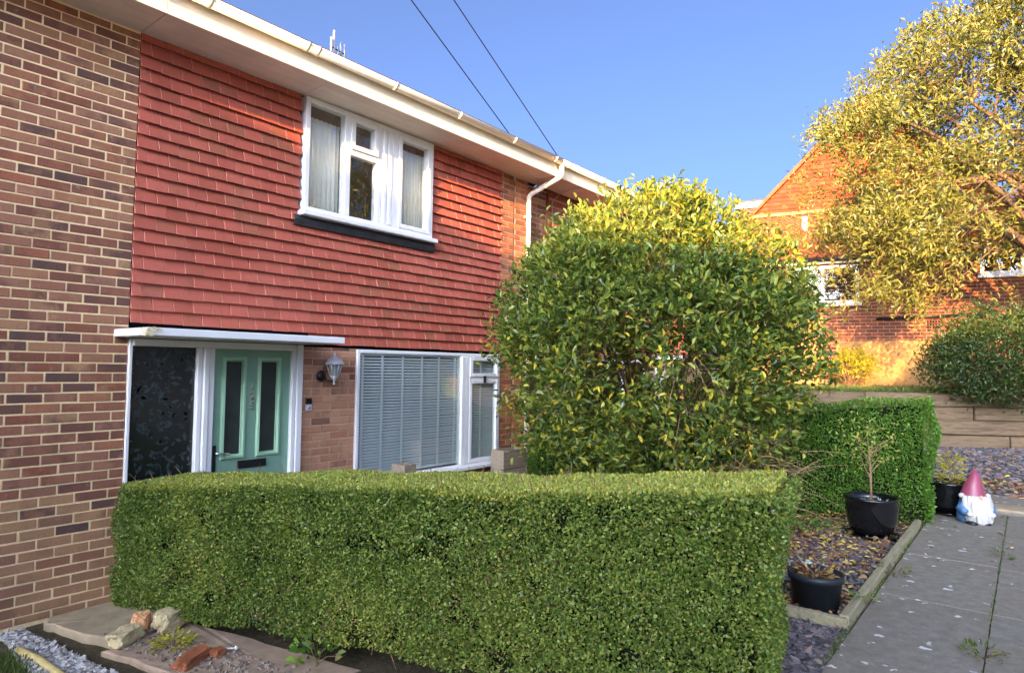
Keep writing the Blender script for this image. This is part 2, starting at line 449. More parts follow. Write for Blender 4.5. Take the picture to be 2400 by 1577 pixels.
def leaf_mesh(name, C, A, N, L, W, tone, mat, fold=0.25, small=False):
    """C base points, A leaf axis, N leaf normal; small: one rhombus, else two quads folded on the midrib"""
    A = unit(A); T = unit(np.cross(N, A)); N = np.cross(A, T)
    L = L[:, None]; W = W[:, None]
    n = len(C)
    if small:
        v = np.stack([C, C + A * L * .5 + T * W * .5, C + A * L, C + A * L * .5 - T * W * .5], 1).reshape(-1, 3)
        f = np.arange(4 * n).reshape(n, 4)
        return raw_mesh(name, v, f, mat, tone)
    up = N * W * fold
    v = np.stack([C, C + A * L * .3 + T * W * .42 + up, C + A * L * .68 + T * W * .38 + up * .9, C + A * L - N * L * .08,
                  C + A * L * .68 - T * W * .38 + up * .9, C + A * L * .3 - T * W * .42 + up], 1).reshape(-1, 3)
    b = np.arange(n)[:, None] * 6
    f = np.concatenate([b + np.array([[0, 1, 2, 3]]), b + np.array([[0, 3, 4, 5]])], 0)
    return raw_mesh(name, v, f, mat, np.concatenate([tone, tone]))

def rand_dirs(n):
    return unit(rng.normal(size=(n, 3)))

def add_mesh(name, me, parent=None, kind=None):
    o = bpy.data.objects.new(name, me); link(o, parent)
    if kind: o['kind'] = kind
    return o

def lump(P, sc, seed=0.0):
    return np.array([mnoise.noise(Vector((p[0] * sc + seed, p[1] * sc - seed, p[2] * sc + 2 * seed))) for p in P])

# ------------------------------------------------------------------ terrain
def sstep(a, b, x):
    t = np.clip((x - a) / (b - a), 0, 1); return t * t * (3 - 2 * t)
def TZ(x, y):
    return 0.42 * sstep(-2.0, -4.3, y) + 0.25 * sstep(9.4, 12.6, x) * sstep(-1.5, -4.0, y)

xs = np.concatenate([np.array([-300, -120, -60, -30, -15, -8, -4, -2]), np.linspace(-1, 16, 86), np.array([20, 30, 60, 120, 300, 700])])
ys = np.concatenate([np.array([-400, -150, -60, -30, -16, -11, -9]), np.linspace(-8, 1, 61), np.array([4, 10, 30, 80, 200, 500])])
X, Y = np.meshgrid(xs, ys)
Z = TZ(X, Y) - 0.03 + 0.012 * np.sin(X * 3.1 + Y * 2.3) * np.cos(Y * 4.1 - X)
nx, ny = len(xs), len(ys)
idx = np.arange(nx * ny).reshape(ny, nx)
F = np.stack([idx[:-1, :-1], idx[:-1, 1:], idx[1:, 1:], idx[1:, :-1]], -1).reshape(-1, 4)
tag(add_mesh('ground', raw_mesh('ground', np.stack([X, Y, Z], -1).reshape(-1, 3), F, M['soil'], smooth=True)), kind='structure')

# grass bank held back by the sleeper wall
SW0 = Vector((12.7, -4.6, 0)); SWA = Vector((0.5, -0.866, 0)); SWN = Vector((-0.866, -0.5, 0))
def swp(s, off, z=0): p = SW0 + SWA * s - SWN * off; return (p.x, p.y, z)
bank = MB()
pa = swp(-4.6, .12); pb = swp(9, .12)
bank.prism([pa[:2], pb[:2], (70, -45), (70, 60), (14.3, 60), (14.3, 0.0)], 0.0, 1.545)
tag(bank.build('grass_bank', M['turf']), kind='structure')

# ------------------------------------------------------------------ path of concrete slabs
path = MB()
path.box(-14, 8.5, -7.4, -4.80, 0.30, 0.40)
path = path.build('path', M['soil'])
tag(path, kind='structure')
y0s = [-7.38, -6.42, -5.41, -4.80]
for j in range(3):
    xx = -3.4 + (0.35, 0.0, 0.25)[j]
    while xx < 8.4:
        w = 1.15 + 0.05 * math.sin(xx * 5 + j)
        x1 = min(xx + w, 8.45)
        m = MB(); m.bbox(0, x1 - xx - .005, 0, y0s[j + 1] - y0s[j] - .006, -.09, 0, b=0.002)
        o = m.build('paving_slab', M['paving'], path, (xx, y0s[j], .42 + random.uniform(-.002, .002)))
        o.rotation_euler = (random.uniform(-.002, .002), random.uniform(-.002, .002), 0)
        xx = x1
# cross path beyond the gnome, one step up
m = MB(); m.bbox(0, 1.15, 0, 4.0, -.2, 0, b=0.008)
o = m.build('paving_slab', M['paving'], path, (8.47, -9.2, .44))
for k in range(2):
    m = MB(); m.bbox(0, .32, 0, 1.3, -.2, 0, b=0.008)
    m.build('paving_slab', M['concrete'], path, (8.5, -5.19 - 1.31 - k * 1.31 + .02, .462))

fc = MB(); fc.box(-30, 40, -40, -7.42, .2, .418)  # unseen pale paving, added to bounce light onto the house fronts
tag(fc.build('bounce_paving', m_plain('pale_bounce_paving', srgb(196, 190, 176), .95, .1, 2, .1)), kind='structure')

# ------------------------------------------------------------------ brickwork
COURSE, BL = 0.075, 0.225
def brick_mesh(w, h, d=0.05):
    m = MB(); x0, x1, z0, z1, c = 0, w, 0, h, 0.004
    v = [(x0 + c, 0, z0 + c), (x1 - c, 0, z0 + c), (x1 - c, 0, z1 - c), (x0 + c, 0, z1 - c),
         (x0, c, z0), (x1, c, z0), (x1, c, z1), (x0, c, z1), (x0, d, z0), (x1, d, z0), (x1, d, z1), (x0, d, z1)]
    f = [(0, 1, 2, 3)] + [(i, 4 + i, 4 + (i + 1) % 4, (i + 1) % 4) for i in range(4)] + [(4 + i, 8 + i, 8 + (i + 1) % 4, 4 + (i + 1) % 4) for i in range(4)]
    f = [tuple(reversed(q)) for q in f]; f[0] = (0, 1, 2, 3)
    m.add(v, f); return m
_bm = {}
def brickwork(parent, x0, x1, z0, z1, yf, matf, phase, zoff=-0.02, limit=300, joined_mat=None, skip=None):
    """stretcher bond on a wall plane y=yf; single bricks as parts, the rest joined"""
    out = []
    k0 = int(math.floor((z0 - zoff) / COURSE))
    for k in range(k0, int(math.ceil((z1 - zoff) / COURSE))):
        za = max(zoff + k * COURSE + .0056, z0); zb = min(zoff + (k + 1) * COURSE - .0056, z1)
        if zb - za < .02: continue
        ph = phase + (BL / 2 if k % 2 else 0)
        a = x0 - ((x0 - ph) % BL)
        while a < x1 - .01:
            xa = max(a + .006, x0); xb = min(a + BL - .006, x1)
            if xb - xa > .03 and not (skip and skip(xa, xb, za, zb)): out.append((xa, xb, za, zb))
            a += BL
    if joined_mat is not None:
        V = []; Fq = []; T = []
        for (xa, xb, za, zb) in out:
            bm = brick_mesh(xb - xa, zb - za); b = len(V); t = random.random(); dy = random.uniform(-.002, .002)
            V += [(x + xa, y + yf + dy, z + za) for x, y, z in bm.v]
            for q in bm.f: Fq.append([b + i for i in q]); T.append(t)
        return add_mesh('brick_courses', raw_mesh('brick_courses', V, Fq, joined_mat, T), parent, 'stuff')
    for (xa, xb, za, zb) in out:
        mat = matf(0.5 * (xa + xb), 0.5 * (za + zb))
        key = (round(xb - xa, 3), round(zb - za, 3), mat.name)
        if key not in _bm: _bm[key] = brick_mesh(xb - xa, zb - za).mesh('brick', mat)
        o = bpy.data.objects.new('brick', _bm[key]); link(o, parent)
        o.location = (xa + random.uniform(-.0015, .0015), yf + random.uniform(-.0025, .002), za + random.uniform(-.0015, .0015))
        o.rotation_euler = (0, random.uniform(-.006, .006), random.uniform(-.006, .006))
    return out

def wall_mat(x, z):
    p = min(1, max(0, (1.25 - z) / 0.9))
    return M['brick_low'] if random.random() < p else M['brick_up']

# ================= left house: plain brick front
HA = thing('terraced_house', 'terraced house front of plain multi-coloured brick at the left edge', 'house', (0, 0, 0), group='terraced houses in one row')
wA = boxo('wall', M['mortar'], HA, -9.0, 2.118, 0.0045, 0.30, -0.6, 4.56)
brickwork(wA, 1.10, 2.118, 0.0, 4.54, 0.0, wall_mat, 1.567 + .1125)
brickwork(wA, -0.7, 1.10, 0.0, 4.54, 0.0, None, 1.567 + .1125, joined_mat=M['brick_up_j'])

# ================= main house
HB = thing('terraced_house', 'terraced house with red hung tiles, teal door and white windows', 'house', (0, 0, 0), group='terraced houses in one row')
# --- tile hanging on the upper storey
UX0, UX1, UZ0, UZ1 = 3.64, 5.415, 3.30, 4.56         # upper window opening
back = MB()
back.box(2.121, UX0, .055, .28, 2.05, 4.56); back.box(UX1, 6.757, .055, .28, 2.05, 4.56)
back.box(UX0, UX1, .055, .28, 2.05, UZ0 + .02)
back.box(2.121, 6.757, .055, .28, 2.04, 2.05)
th = back.build('tile_hanging', M['dark'], HB)
GA, TW = 0.110, 0.166
def tile_mesh(w):
    """lapped clay tile; faces 0-4 body, 5-6 the worn side arrises"""
    m = MB(); y0, h, t = -.004, .15, .010
    lean = .052; e = .0036
    v = [(0, -lean + e * .8, 0), (w, -lean + e * .8, 0), (w, -lean + t, 0), (0, -lean + t, 0), (0, y0 + e * .8, h), (w, y0 + e * .8, h), (w, y0 + t, h), (0, y0 + t, h),
         (e, -lean, 0), (w - e, -lean, 0), (w - e, y0, h), (e, y0, h)]
    m.add(v, [(8, 9, 10, 11), (0, 3, 8, 8), (3, 2, 9, 8), (1, 2, 6, 5), (3, 0, 4, 7), (0, 8, 11, 4), (9, 1, 5, 10)])
    m.f[1] = (4, 11, 10, 5)
    return m
def tile_data(w):
    m = tile_mesh(w); me = m.mesh('tile', M['tile']); me.materials.append(M['tile_edge'])
    for i in (5, 6): me.polygons[i].material_index = 1
    return me
M['tile_edge'] = m_plain('worn_tile_arris', srgb(220, 138, 118), .85, .2, 20, .2)
tiles = []
ncr = int((4.56 - 2.07) / GA) + 1
for k in range(ncr):
    z = 2.07 + k * GA
    if z > 4.54: break
    a = 2.124 - (TW / 2 if k % 2 else 0)
    while a < 6.756:
        xa, xb = max(a, 2.124), min(a + TW, 6.754)
        a += TW
        if xb - xa < .03 or (k == 0 and xa < 3.77): continue
        if z > 3.25 - .02 and xb > UX0 - .02 and xa < UX1 + .02 and z < 4.6:
            if xa < UX0 - .06: xb = UX0 - .004
            elif xb > UX1 + .06: xa = UX1 + .004
            else: continue
        tiles.append((xa, xb, z))
tiles.sort(key=lambda t: (t[0] + 0.2 * (4.5 - t[2])))
_tm = {}
V = []; Fq = []; T = []; MI = []
for i, (xa, xb, z) in enumerate(tiles):
    w = round(xb - xa - .003, 3)
    if i < 300:
        if w not in _tm: _tm[w] = tile_data(w)
        o = bpy.data.objects.new('tile', _tm[w]); link(o, th)
        o.location = (xa + random.uniform(-.001, .001), .034 + random.uniform(-.003, .002), z + random.uniform(-.003, .003))
        o.rotation_euler = (random.uniform(-.012, .012), random.uniform(-.008, .008), random.uniform(-.01, .01))
    else:
        tm = tile_mesh(w); b = len(V); t = random.random(); dy = random.uniform(-.004, .002); dz = random.uniform(-.003, .003); tw = random.uniform(-.012, .012)
        V += [(x + xa, y + .034 + dy + x * tw, zz + z + dz + x * tw * .6) for x, y, zz in tm.v]
        for qi, q in enumerate(tm.f): Fq.append([b + i2 for i2 in q]); T.append(t); MI.append(1 if qi > 4 else 0)
tcm = raw_mesh('tile_courses', V, Fq, M['tile_j'], T); tcm.materials.append(M['tile_edge']); tcm.polygons.foreach_set('material_index', MI)
tag(add_mesh('tile_courses', tcm, th), kind='stuff')

# --- brick pier between door and lower window, under-sill wall, party pier
pier = boxo('door_pier', M['mortar_grey'], HB, 3.705, 4.362, .008, .28, -.6, 2.04)
brickwork(pier, 3.708, 4.36, 0.75, 2.04, .002, lambda x, z: M['brick_pink'] if (z < 1.62 or random.random() < .4) else M['brick_up'], 3.72)
low = boxo('under_sill_wall', M['mortar_grey'], HB, 4.362, 6.757, .008, .28, -.6, .58)
brickwork(low, 4.365, 6.755, 0.30, .58, .002, lambda x, z: M['brick_pink'], 3.72)
pp = boxo('party_pier', M['mortar_grey'], HB, 6.757, 7.36, .006, .30, -.6, 4.56)
brickwork(pp, 6.760, 7.025, .3, 4.54, .0, lambda x, z: M['brick_red'], 6.80)
brickwork(pp, 7.036, 7.358, .3, 4.54, .0, lambda x, z: M['brick_red'], 6.80 + .04)
boxo('movement_joint', M['dark'], pp, 7.026, 7.035, .003, .02, 0, 4.5)

# --- rooms behind the glass
room = MB()
for (a, b, z0, z1) in ((3.5, 5.5, 3.25, 4.55), (4.3, 6.8, .45, 2.04)):
    room.box(a, b, 3.0, 3.05, z0 - .3, z1); room.box(a - .05, a, .285, 3.05, z0 - .3, z1); room.box(b, b + .05, .285, 3.05, z0 - .3, z1)
    room.box(a - .05, b + .05, .285, 3.05, z0 - .35, z0 - .3); room.box(a - .05, b + .05, .285, 3.05, z1, z1 + .004)
room.build('room', M['room'], HB)

# --- window frames: rails as one mesh, panes and sills of their own
def rect_frame(m, x0, x1, z0, z1, w, y0, y1, b=.006):
    """four rails with a chamfered face"""
    m.bbox(x0, x0 + w, y0, y1, z0, z1, b=b); m.bbox(x1 - w, x1, y0, y1, z0, z1, b=b)
    m.bbox(x0 + w, x1 - w, y0, y1, z0, z0 + w, b=b); m.bbox(x0 + w, x1 - w, y0, y1, z1 - w, z1, b=b)

uw = MB()
rect_frame(uw, 3.645, 5.41, 3.38, 4.545, .055, -.045, .05)
uw.bbox(4.12, 4.195, -.044, .05, 3.43, 4.50, b=.006)
uw.bbox(4.555, 4.615, -.043, .05, 3.43, 4.50, b=.008); uw.bbox(4.63, 4.685, -.055, .05, 3.43, 4.50, b=.008)
uw.bbox(4.70, 4.76, -.055, .05, 3.43, 4.50, b=.008); uw.bbox(4.775, 4.85, -.043, .05, 3.43, 4.50, b=.008)
uw.box(4.55, 4.86, -.03, .04, 3.42, 4.50)
upper = uw.build('upper_window', M['upvc'], HB)
m = MB(); rect_frame(m, 4.86, 5.36, 3.43, 4.495, .05, -.058, .03); m.build('casement', M['upvc'], upper)
m = MB(); rect_frame(m, 4.19, 4.56, 4.15, 4.495, .055, -.062, .03); m.build('top_vent', M['upvc'], upper)
m = MB(); m.bbox(4.19, 4.56, -.043, .03, 4.085, 4.148, b=.006); m.build('transom', M['upvc'], upper)
m = MB(); m.bbox(3.605, 5.45, -.11, .0, 3.335, 3.385, b=.008); m.build('sill', M['upvc'], upper)
for (a, b, c, d) in ((3.695, 4.125, 3.43, 4.495), (4.19, 4.56, 3.43, 4.09), (4.24, 4.51, 4.20, 4.445), (4.905, 5.315, 3.475, 4.45)):
    boxo('pane', M['glass'], upper, a, b, -.012, -.006, c, d)
m = MB(); m.add([(3.55, -.036, 3.235), (5.46, -.036, 3.235), (5.46, -.05, 3.29), (3.55, -.05, 3.29), (3.55, -.02, 3.34), (5.46, -.02, 3.34)], [(0, 1, 2, 3), (3, 2, 5, 4)])
m.add([(3.55, -.033, 3.235), (5.46, -.033, 3.235), (5.46, .0, 3.235), (3.55, .0, 3.235)], [(0, 1, 2, 3)])
m.build('lead_flashing', M['lead'], HB)

lw = MB()
rect_frame(lw, 4.368, 6.75, .60, 2.035, .04, -.02, .06)
lw.bbox(5.985, 6.06, -.035, .06, .64, 1.995, b=.008); lw.bbox(6.065, 6.13, -.03, .06, .64, 1.995, b=.008)
lower = lw.build('lower_window', M['upvc'], HB)
m = MB(); rect_frame(m, 6.135, 6.705, 1.735, 1.99, .05, -.045, .03); m.build('top_vent', M['upvc'], lower)
m = MB(); rect_frame(m, 6.135, 6.705, .645, 1.70, .05, -.035, .03); m.build('casement', M['upvc'], lower)
m = MB(); m.bbox(6.135, 6.705, -.028, .03, 1.70, 1.735, b=.004); m.build('transom', M['upvc'], lower)
m = MB(); m.bbox(4.34, 6.78, -.12, .02, .575, .625, b=.008); m.build('sill', M['upvc'], lower)
m = MB(); m.bbox(6.38, 6.41, -.07, -.045, 1.66, 1.75, b=.004); m.build('latch', M['black'], lower)
for (a, b, c, d) in ((4.405, 5.99, .635, 2.0), (6.18, 6.66, .69, 1.66), (6.18, 6.66, 1.78, 1.945)):
    boxo('pane', M['glass'], lower, a, b, -.012, -.006, c, d)

# --- entrance: frame, sidelight, door
en = MB()
en.bbox(2.122, 2.150, -.02, .07, 0, 2.055, b=.005)
en.bbox(2.673, 2.715, -.02, .07, 0, 1.995, b=.006); en.bbox(2.722, 2.772, -.035, .07, 0, 1.995, b=.008); en.bbox(2.779, 2.823, -.02, .07, 0, 1.995, b=.006)
en.bbox(3.587, 3.63, -.025, .07, 0, 1.995, b=.006); en.bbox(3.634, 3.703, -.035, .07, 0, 2.055, b=.008)
en.bbox(2.150, 3.634, -.022, .07, 1.996, 2.055, b=.006)
en.box(2.71, 2.78, .0, .06, 0, 1.99)
ent = en.build('door_frame', M['upvc'], HB)
boxo('sidelight', M['obscure'], ent, 2.146, 2.677, .03, .04, 0.0, 2.0)
# leaf motif pressed in the obscure glass
LV = []; LF = []
for i in range(210):
    cx = random.uniform(2.17, 2.65); cz = random.uniform(.75, 1.97); a = random.uniform(0, math.pi * 2); L = random.uniform(.045, .085); W = L * .42
    ca, sa = math.cos(a), math.sin(a)
    b = len(LV)
    for (u, w_) in ((0, 0), (.5, .5), (1, 0), (.5, -.5)):
        LV.append((cx + ca * u * L - sa * w_ * W, .0285, cz + sa * u * L + ca * w_ * W))
    LF.append((b, b + 1, b + 2, b + 3))
tag(add_mesh('leaf_pattern', raw_mesh('leaf_pattern', LV, LF, M['obscure_leaf']), ent), kind='stuff')

dm = MB()                      # the leaf with two glazed openings
DX0, DX1, DZ1 = 2.826, 3.584, 1.993
g = [(2.945, 3.10), (3.285, 3.45)]; GZ0, GZ1 = 1.045, 1.885
for (a, b) in ((DX0, g[0][0]), (g[0][1], g[1][0]), (g[1][1], DX1)): dm.box(a, b, .015, .06, .005, DZ1)
for (a, b) in g: dm.box(a, b, .015, .06, .005, GZ0); dm.box(a, b, .015, .06, GZ1, DZ1)
door = dm.build('door', M['teal'], HB)
for (a, b) in g:
    m = MB()
    o_, i_ = .042, .004; yo, yi, yb = .0145, -.004, .03
    rings = [(o_, yo), (o_ - .012, yi), (.012, yi - .002), (i_ - .008, yb)]
    vs = []
    for (e, yy) in rings: vs += [(a - e, yy, GZ0 - e), (b + e, yy, GZ0 - e), (b + e, yy, GZ1 + e), (a - e, yy, GZ1 + e)]
    fs = [(r * 4 + q, r * 4 + (q + 1) % 4, (r + 1) * 4 + (q + 1) % 4, (r + 1) * 4 + q) for r in range(3) for q in range(4)]
    m.add(vs, fs); m.build('panel_moulding', M['teal_l'], door)
    boxo('pane', M['frosted'], door, a, b, .032, .04, GZ0, GZ1)
m = MB(); m.bbox(2.842, 2.872, .003, .016, .90, 1.14, b=.004); m.build('handle_plate', M['black'], door)
m = MB(); m.tube([(2.857, .005, 1.075), (2.857, -.035, 1.075), (2.87, -.045, 1.072), (2.97, -.045, 1.062)], .009, 8); m.build('lever_handle', M['chrome'], door)
m = MB(); m.bbox(3.075, 3.355, -.002, .016, .915, .985, b=.006); lb = m.build('letterbox', M['black'], door)
for i, ch in enumerate('125'):
    cu = bpy.data.curves.new('numeral', 'FONT'); cu.body = ch; cu.size = .092; cu.extrude = .006; cu.bevel_depth = .0015; cu.align_x = 'CENTER'
    to = bpy.data.objects.new('numeral', cu); COL.objects.link(to)
    dg = bpy.context.evaluated_depsgraph_get(); me = bpy.data.meshes.new_from_object(to.evaluated_get(dg))
    bpy.data.objects.remove(to); me.materials.clear(); me.materials.append(M['chrome'])
    o = bpy.data.objects.new('numeral', me); link(o, door); o.location = (3.192, .006, 1.625 - i * .088); o.rotation_euler = (R(90), 0, 0)

# --- canopy over the door
m = MB(); m.bbox(2.015, 3.765, -.60, .05, 2.062, 2.122, b=.005)
can = m.build('door_canopy', M['upvc'], HB)
m = MB()
for i in range(70):
    s = random.uniform(.007, .02); cz = 2.092 + random.uniform(-.028, .026); u = random.gauss(0, .045); d = .0015 + random.uniform(0, .005)
    p5 = [(s * math.cos(t) * random.uniform(.6, 1.2), s * .6 * math.sin(t) * random.uniform(.6, 1.2)) for t in (0, 1.2, 2.5, 3.8, 5.1)]
    if u > 0: m.add([(2.018 + u + p, -.60 - d, cz + q) for p, q in p5], [(0, 1, 2, 3, 4)])
    else: m.add([(2.015 - d, -.597 - u + p, cz + q) for p, q in p5], [(4, 3, 2, 1, 0)])
o = m.build('flaking_paint', m_plain('flaked_paint', srgb(222, 208, 164), .9, .35, 60), can); o['label'] = 'cream flaking paint on the white canopy edge'

# ================= right-hand neighbour, set back a little, mostly behind the bush
HC = thing('terraced_house', 'neighbouring terraced house behind the round bush, brick and hung tiles', 'house', (0, 0, 0), group='terraced houses in one row')
YC = 0.12
wC = boxo('wall', M['mortar_grey'], HC, 7.362, 13.6, YC + .006, .40, -.6, 4.56)
brickwork(wC, 7.364, 7.96, 1.0, 4.54, YC, lambda x, z: M['brick_up'], 7.40)
thc = MB()
V = []; Fq = []; T = []
for k in range(23):
    z = 2.07 + k * GA
    a = 7.99 - (TW / 2 if k % 2 else 0)
    while a < 13.5:
        xa, xb = max(a, 7.99), min(a + TW, 13.55); a += TW
        if xb - xa < .03 or (z > 3.2 and xb > 10.0 and xa < 11.9): continue
        tm = tile_mesh(xb - xa - .003); b = len(V); t = random.random(); dy = random.uniform(-.003, .003)
        V += [(x + xa, y + .034 + dy + YC, zz + z) for x, y, zz in tm.v]
        for q in tm.f: Fq.append([b + i2 for i2 in q]); T.append(t)
tag(add_mesh('tile_courses', raw_mesh('tile_courses', V, Fq, M['tile_j'], T), HC), kind='stuff')
m = MB(); m.bbox(7.965, 7.988, YC - .04, YC + .01, 2.05, 4.54, b=.003); m.build('corner_trim', M['redbrick'], HC)
m = MB(); rect_frame(m, 10.05, 11.85, 3.3, 4.5, .06, YC - .05, YC + .05); m.bbox(10.9, 10.97, YC - .05, YC + .05, 3.36, 4.44, b=.006)
wo_ = m.build('upper_window', M['upvc'], HC); boxo('pane', M['obscure'], wo_, 10.11, 11.79, YC - .01, YC - .005, 3.36, 4.44)
m = MB(); rect_frame(m, 9.0, 11.2, .6, 2.03, .06, YC - .05, YC + .05); m.bbox(10.3, 10.37, YC - .05, YC + .05, .66, 1.97, b=.006)
wo_ = m.build('lower_window', M['upvc'], HC); boxo('pane', M['obscure'], wo_, 9.06, 11.14, YC - .01, YC - .005, .66, 1.97)
m = MB(); m.bbox(11.5, 13.4, -.45, YC, 2.06, 2.13, b=.006); m.build('door_canopy', M['upvc'], HC)
m = MB(); m.bbox(11.7, 12.5, YC - .03, YC + .05, 0, 2.0, b=.008); m.build('door', M['upvc'], HC)

# ================= eaves, gutter and roof, each house its own length
def eaves(H, x0, x1, cuts, brackets):
    cs = [x0] + cuts + [x1]
    for i in range(len(cs) - 1):
        n = 4; ys_ = np.linspace(-.462, .02, n + 1)
        m = MB()
        for j in range(n): m.bbox(cs[i] + .002, cs[i + 1] - .002, ys_[j] + .001, ys_[j + 1] - .001, 4.553, 4.566, b=.002)
        m.build('soffit_panel', M['soffit'], H)
    m = MB(); m.bbox(x0, x1, -.485, -.463, 4.545, 4.735, b=.004); m.bbox(x0, x1, -.492, -.4855, 4.542, 4.565, b=.002); m.build('fascia', M['cream_pvc'], H)
    # half-round gutter
    def half(x_a, x_b, r0, r1, name, mat, lip=True):
        m = MB(); n = 12; v = []
        cy, cz = -.55, 4.762
        for x in (x_a, x_b):
            for r in (r1, r0):
                for j in range(n + 1):
                    t = math.pi + math.pi * j / n
                    v.append((x, cy + r * math.cos(t), cz + r * math.sin(t)))
        k = n + 1; f = []
        for j in range(n):
            f.append((j, j + 1, 2 * k + j + 1, 2 * k + j)); f.append((k + j + 1, k + j, 3 * k + j, 3 * k + j + 1))
            f.append((j + 1, j, k + j, k + j + 1)); f.append((2 * k + j, 2 * k + j + 1, 3 * k + j + 1, 3 * k + j))
        f += [(0, 2 * k, 3 * k, k), (n, k + n, 3 * k + n, 2 * k + n)]
        m.add(v, f, True)
        return m.build(name, mat, H)
    half(x0, x1, .053, .057, 'gutter', M['cream_pvc'])
    for b in brackets:
        half(b - .017, b + .017, .0565, .064, 'gutter_bracket', M['cream_pvc'])
    # roof slope with lapped tile courses
    m = MB(); p = math.tan(R(21)); n = 26
    yy = -.56
    for i in range(n):
        ya = -.56 + i * 5.0 / n; yb = ya + 5.0 / n + .03
        za = 4.80 + (ya + .56) * p; zb = 4.80 + (yb + .56) * p
        m.add([(x0, ya, za), (x1, ya, za), (x1, yb, zb), (x0, yb, zb), (x0, ya, za - .02), (x1, ya, za - .02), (x1, yb, zb - .02), (x0, yb, zb - .02)],
              [(0, 1, 2, 3), (4, 7, 6, 5), (0, 4, 5, 1), (0, 3, 7, 4), (1, 5, 6, 2)])
    zr = 4.80 + 5.0 * p
    m.add([(x0, 4.44, zr), (x1, 4.44, zr), (x1, 9.4, 4.80), (x0, 9.4, 4.80)], [(0, 1, 2, 3)])
    m.add([(x0, -.46, 4.57), (x0, 9.4, 4.57), (x0, 4.44, zr - .02)], [(0, 1, 2)]); m.add([(x1, -.46, 4.57), (x1, 9.4, 4.57), (x1, 4.44, zr - .02)], [(0, 2, 1)])
    m.build('roof', M['rtile'], H)
    boxo('rear_wall', M['mortar_grey'], H, x0 + .01, x1 - .01, 8.8, 8.95, -.5, 4.6)
eaves(HA, -9.0, 2.118, [-4.5, -.4], [-.6, .4, 1.4])
eaves(HB, 2.12, 7.36, [3.62, 6.95], [2.40, 3.29, 3.40, 4.33, 5.30, 6.31, 7.22])
eaves(HC, 7.362, 13.6, [10.4], [7.56, 8.51, 9.46, 10.5, 11.5, 12.5])
boxo('gable_wall', M['mortar_grey'], HC, 13.30, 13.60, .40, 8.8, -.5, 4.57)
# downpipe with swan-neck
dp = MB(); dp.tube([(7.40, -.55, 4.72), (7.40, -.55, 4.56), (7.395, -.53, 4.535), (7.305, -.085, 4.345), (7.30, -.055, 4.30), (7.30, -.055, 0.02)], .0345, 12)
pipe = dp.build('downpipe', M['cream_pvc'], HB)
for z in (4.02, 2.3): 
    m = MB(); m.tube([(7.30, -.055, z - .018), (7.30, -.055, z + .018)], .041, 12); m.box(7.255, 7.345, -.02, .0, z - .015, z + .015); m.build('pipe_clip', M['cream_pvc'], pipe)
m = MB(); m.tube([(7.30, -.055, 1.50), (7.30, -.055, 1.56)], .040, 12); m.build('pipe_socket', M['cream_pvc'], pipe)

# ------------------------------------------------------------------ blinds and curtains (hang inside the windows)
def blind(label, x0, x1, z0, z1, tapes, n):
    t = thing('venetian_blind', label, 'blind', (0, .045, 0), group='venetian blinds in the lower window')
    sm = MB(); w = .036; ang = R(38)
    dy, dz = w / 2 * math.cos(ang), w / 2 * math.sin(ang)
    L = x1 - x0
    v = []
    for k in range(4):
        u = -1 + 2 * k / 3; cv = .003 * (1 - u * u)
        v += [(0, u * dy, -u * dz * -1 + cv), (L, u * dy, u * dz + cv)]
    f = [(2 * k, 2 * k + 1, 2 * k + 3, 2 * k + 2) for k in range(3)]
    vb = [(p[0], p[1], p[2] - .0025) for p in v]
    sm.add(v + vb, f + [tuple(8 + i for i in reversed(q)) for q in f] + [(0, 8, 9, 1), (6, 7, 15, 14)])
    me = sm.mesh('slat', M['blind'])
    for i in range(n):
        o = bpy.data.objects.new('slat', me); link(o, t)
        o.location = (x0, 0, z0 + .03 + (z1 - z0 - .07) * i / (n - 1)); o.rotation_euler = (random.uniform(-.02, .02), random.uniform(-.0012, .0012), 0)
    for x in tapes: boxo('ladder_tape', M['blind'], t, x - .016, x + .016, -.026, -.0245, z0, z1)
    boxo('head_rail', M['blind'], t, x0, x1, -.02, .03, z1 - .015, z1 + .02)
    boxo('bottom_rail', M['blind'], t, x0, x1, -.02, .02, z0, z0 + .018)
blind('grey venetian blind behind the large pane of the lower window', 4.43, 5.985, .66, 1.985, [4.47, 4.743, 5.044, 5.345, 5.628, 5.905], 39)
blind('grey venetian blind behind the narrow right-hand panes of the lower window', 6.14, 6.70, .66, 1.985, [6.40], 39)
def curtain(label, x0, x1, z0, z1, y, amp):
    n = 60; v = []
    for i in range(n + 1):
        x = x0 + (x1 - x0) * i / n
        yy = y + amp * math.sin(i * .9) + .3 * amp * math.sin(i * 2.3)
        v += [(x, yy, z0), (x, yy, z1)]
    m = MB(); m.add(v, [(2 * i, 2 * i + 2, 2 * i + 3, 2 * i + 1) for i in range(n)], True)
    me = m.mesh('curtain', M['curtain']); o = bpy.data.objects.new('curtain', me); link(o)
    sm = o.modifiers.new('thickness', 'SOLIDIFY'); sm.thickness = .002
    tag(o, label, 'curtain', 'curtains in the upper window')
curtain('pale net curtain behind the wide left pane of the upper window', 3.66, 4.14, 3.36, 4.40, .10, .012)
curtain('pale net curtain gathered at the right edge of the upper window', 5.02, 5.40, 3.36, 4.40, .10, .016)

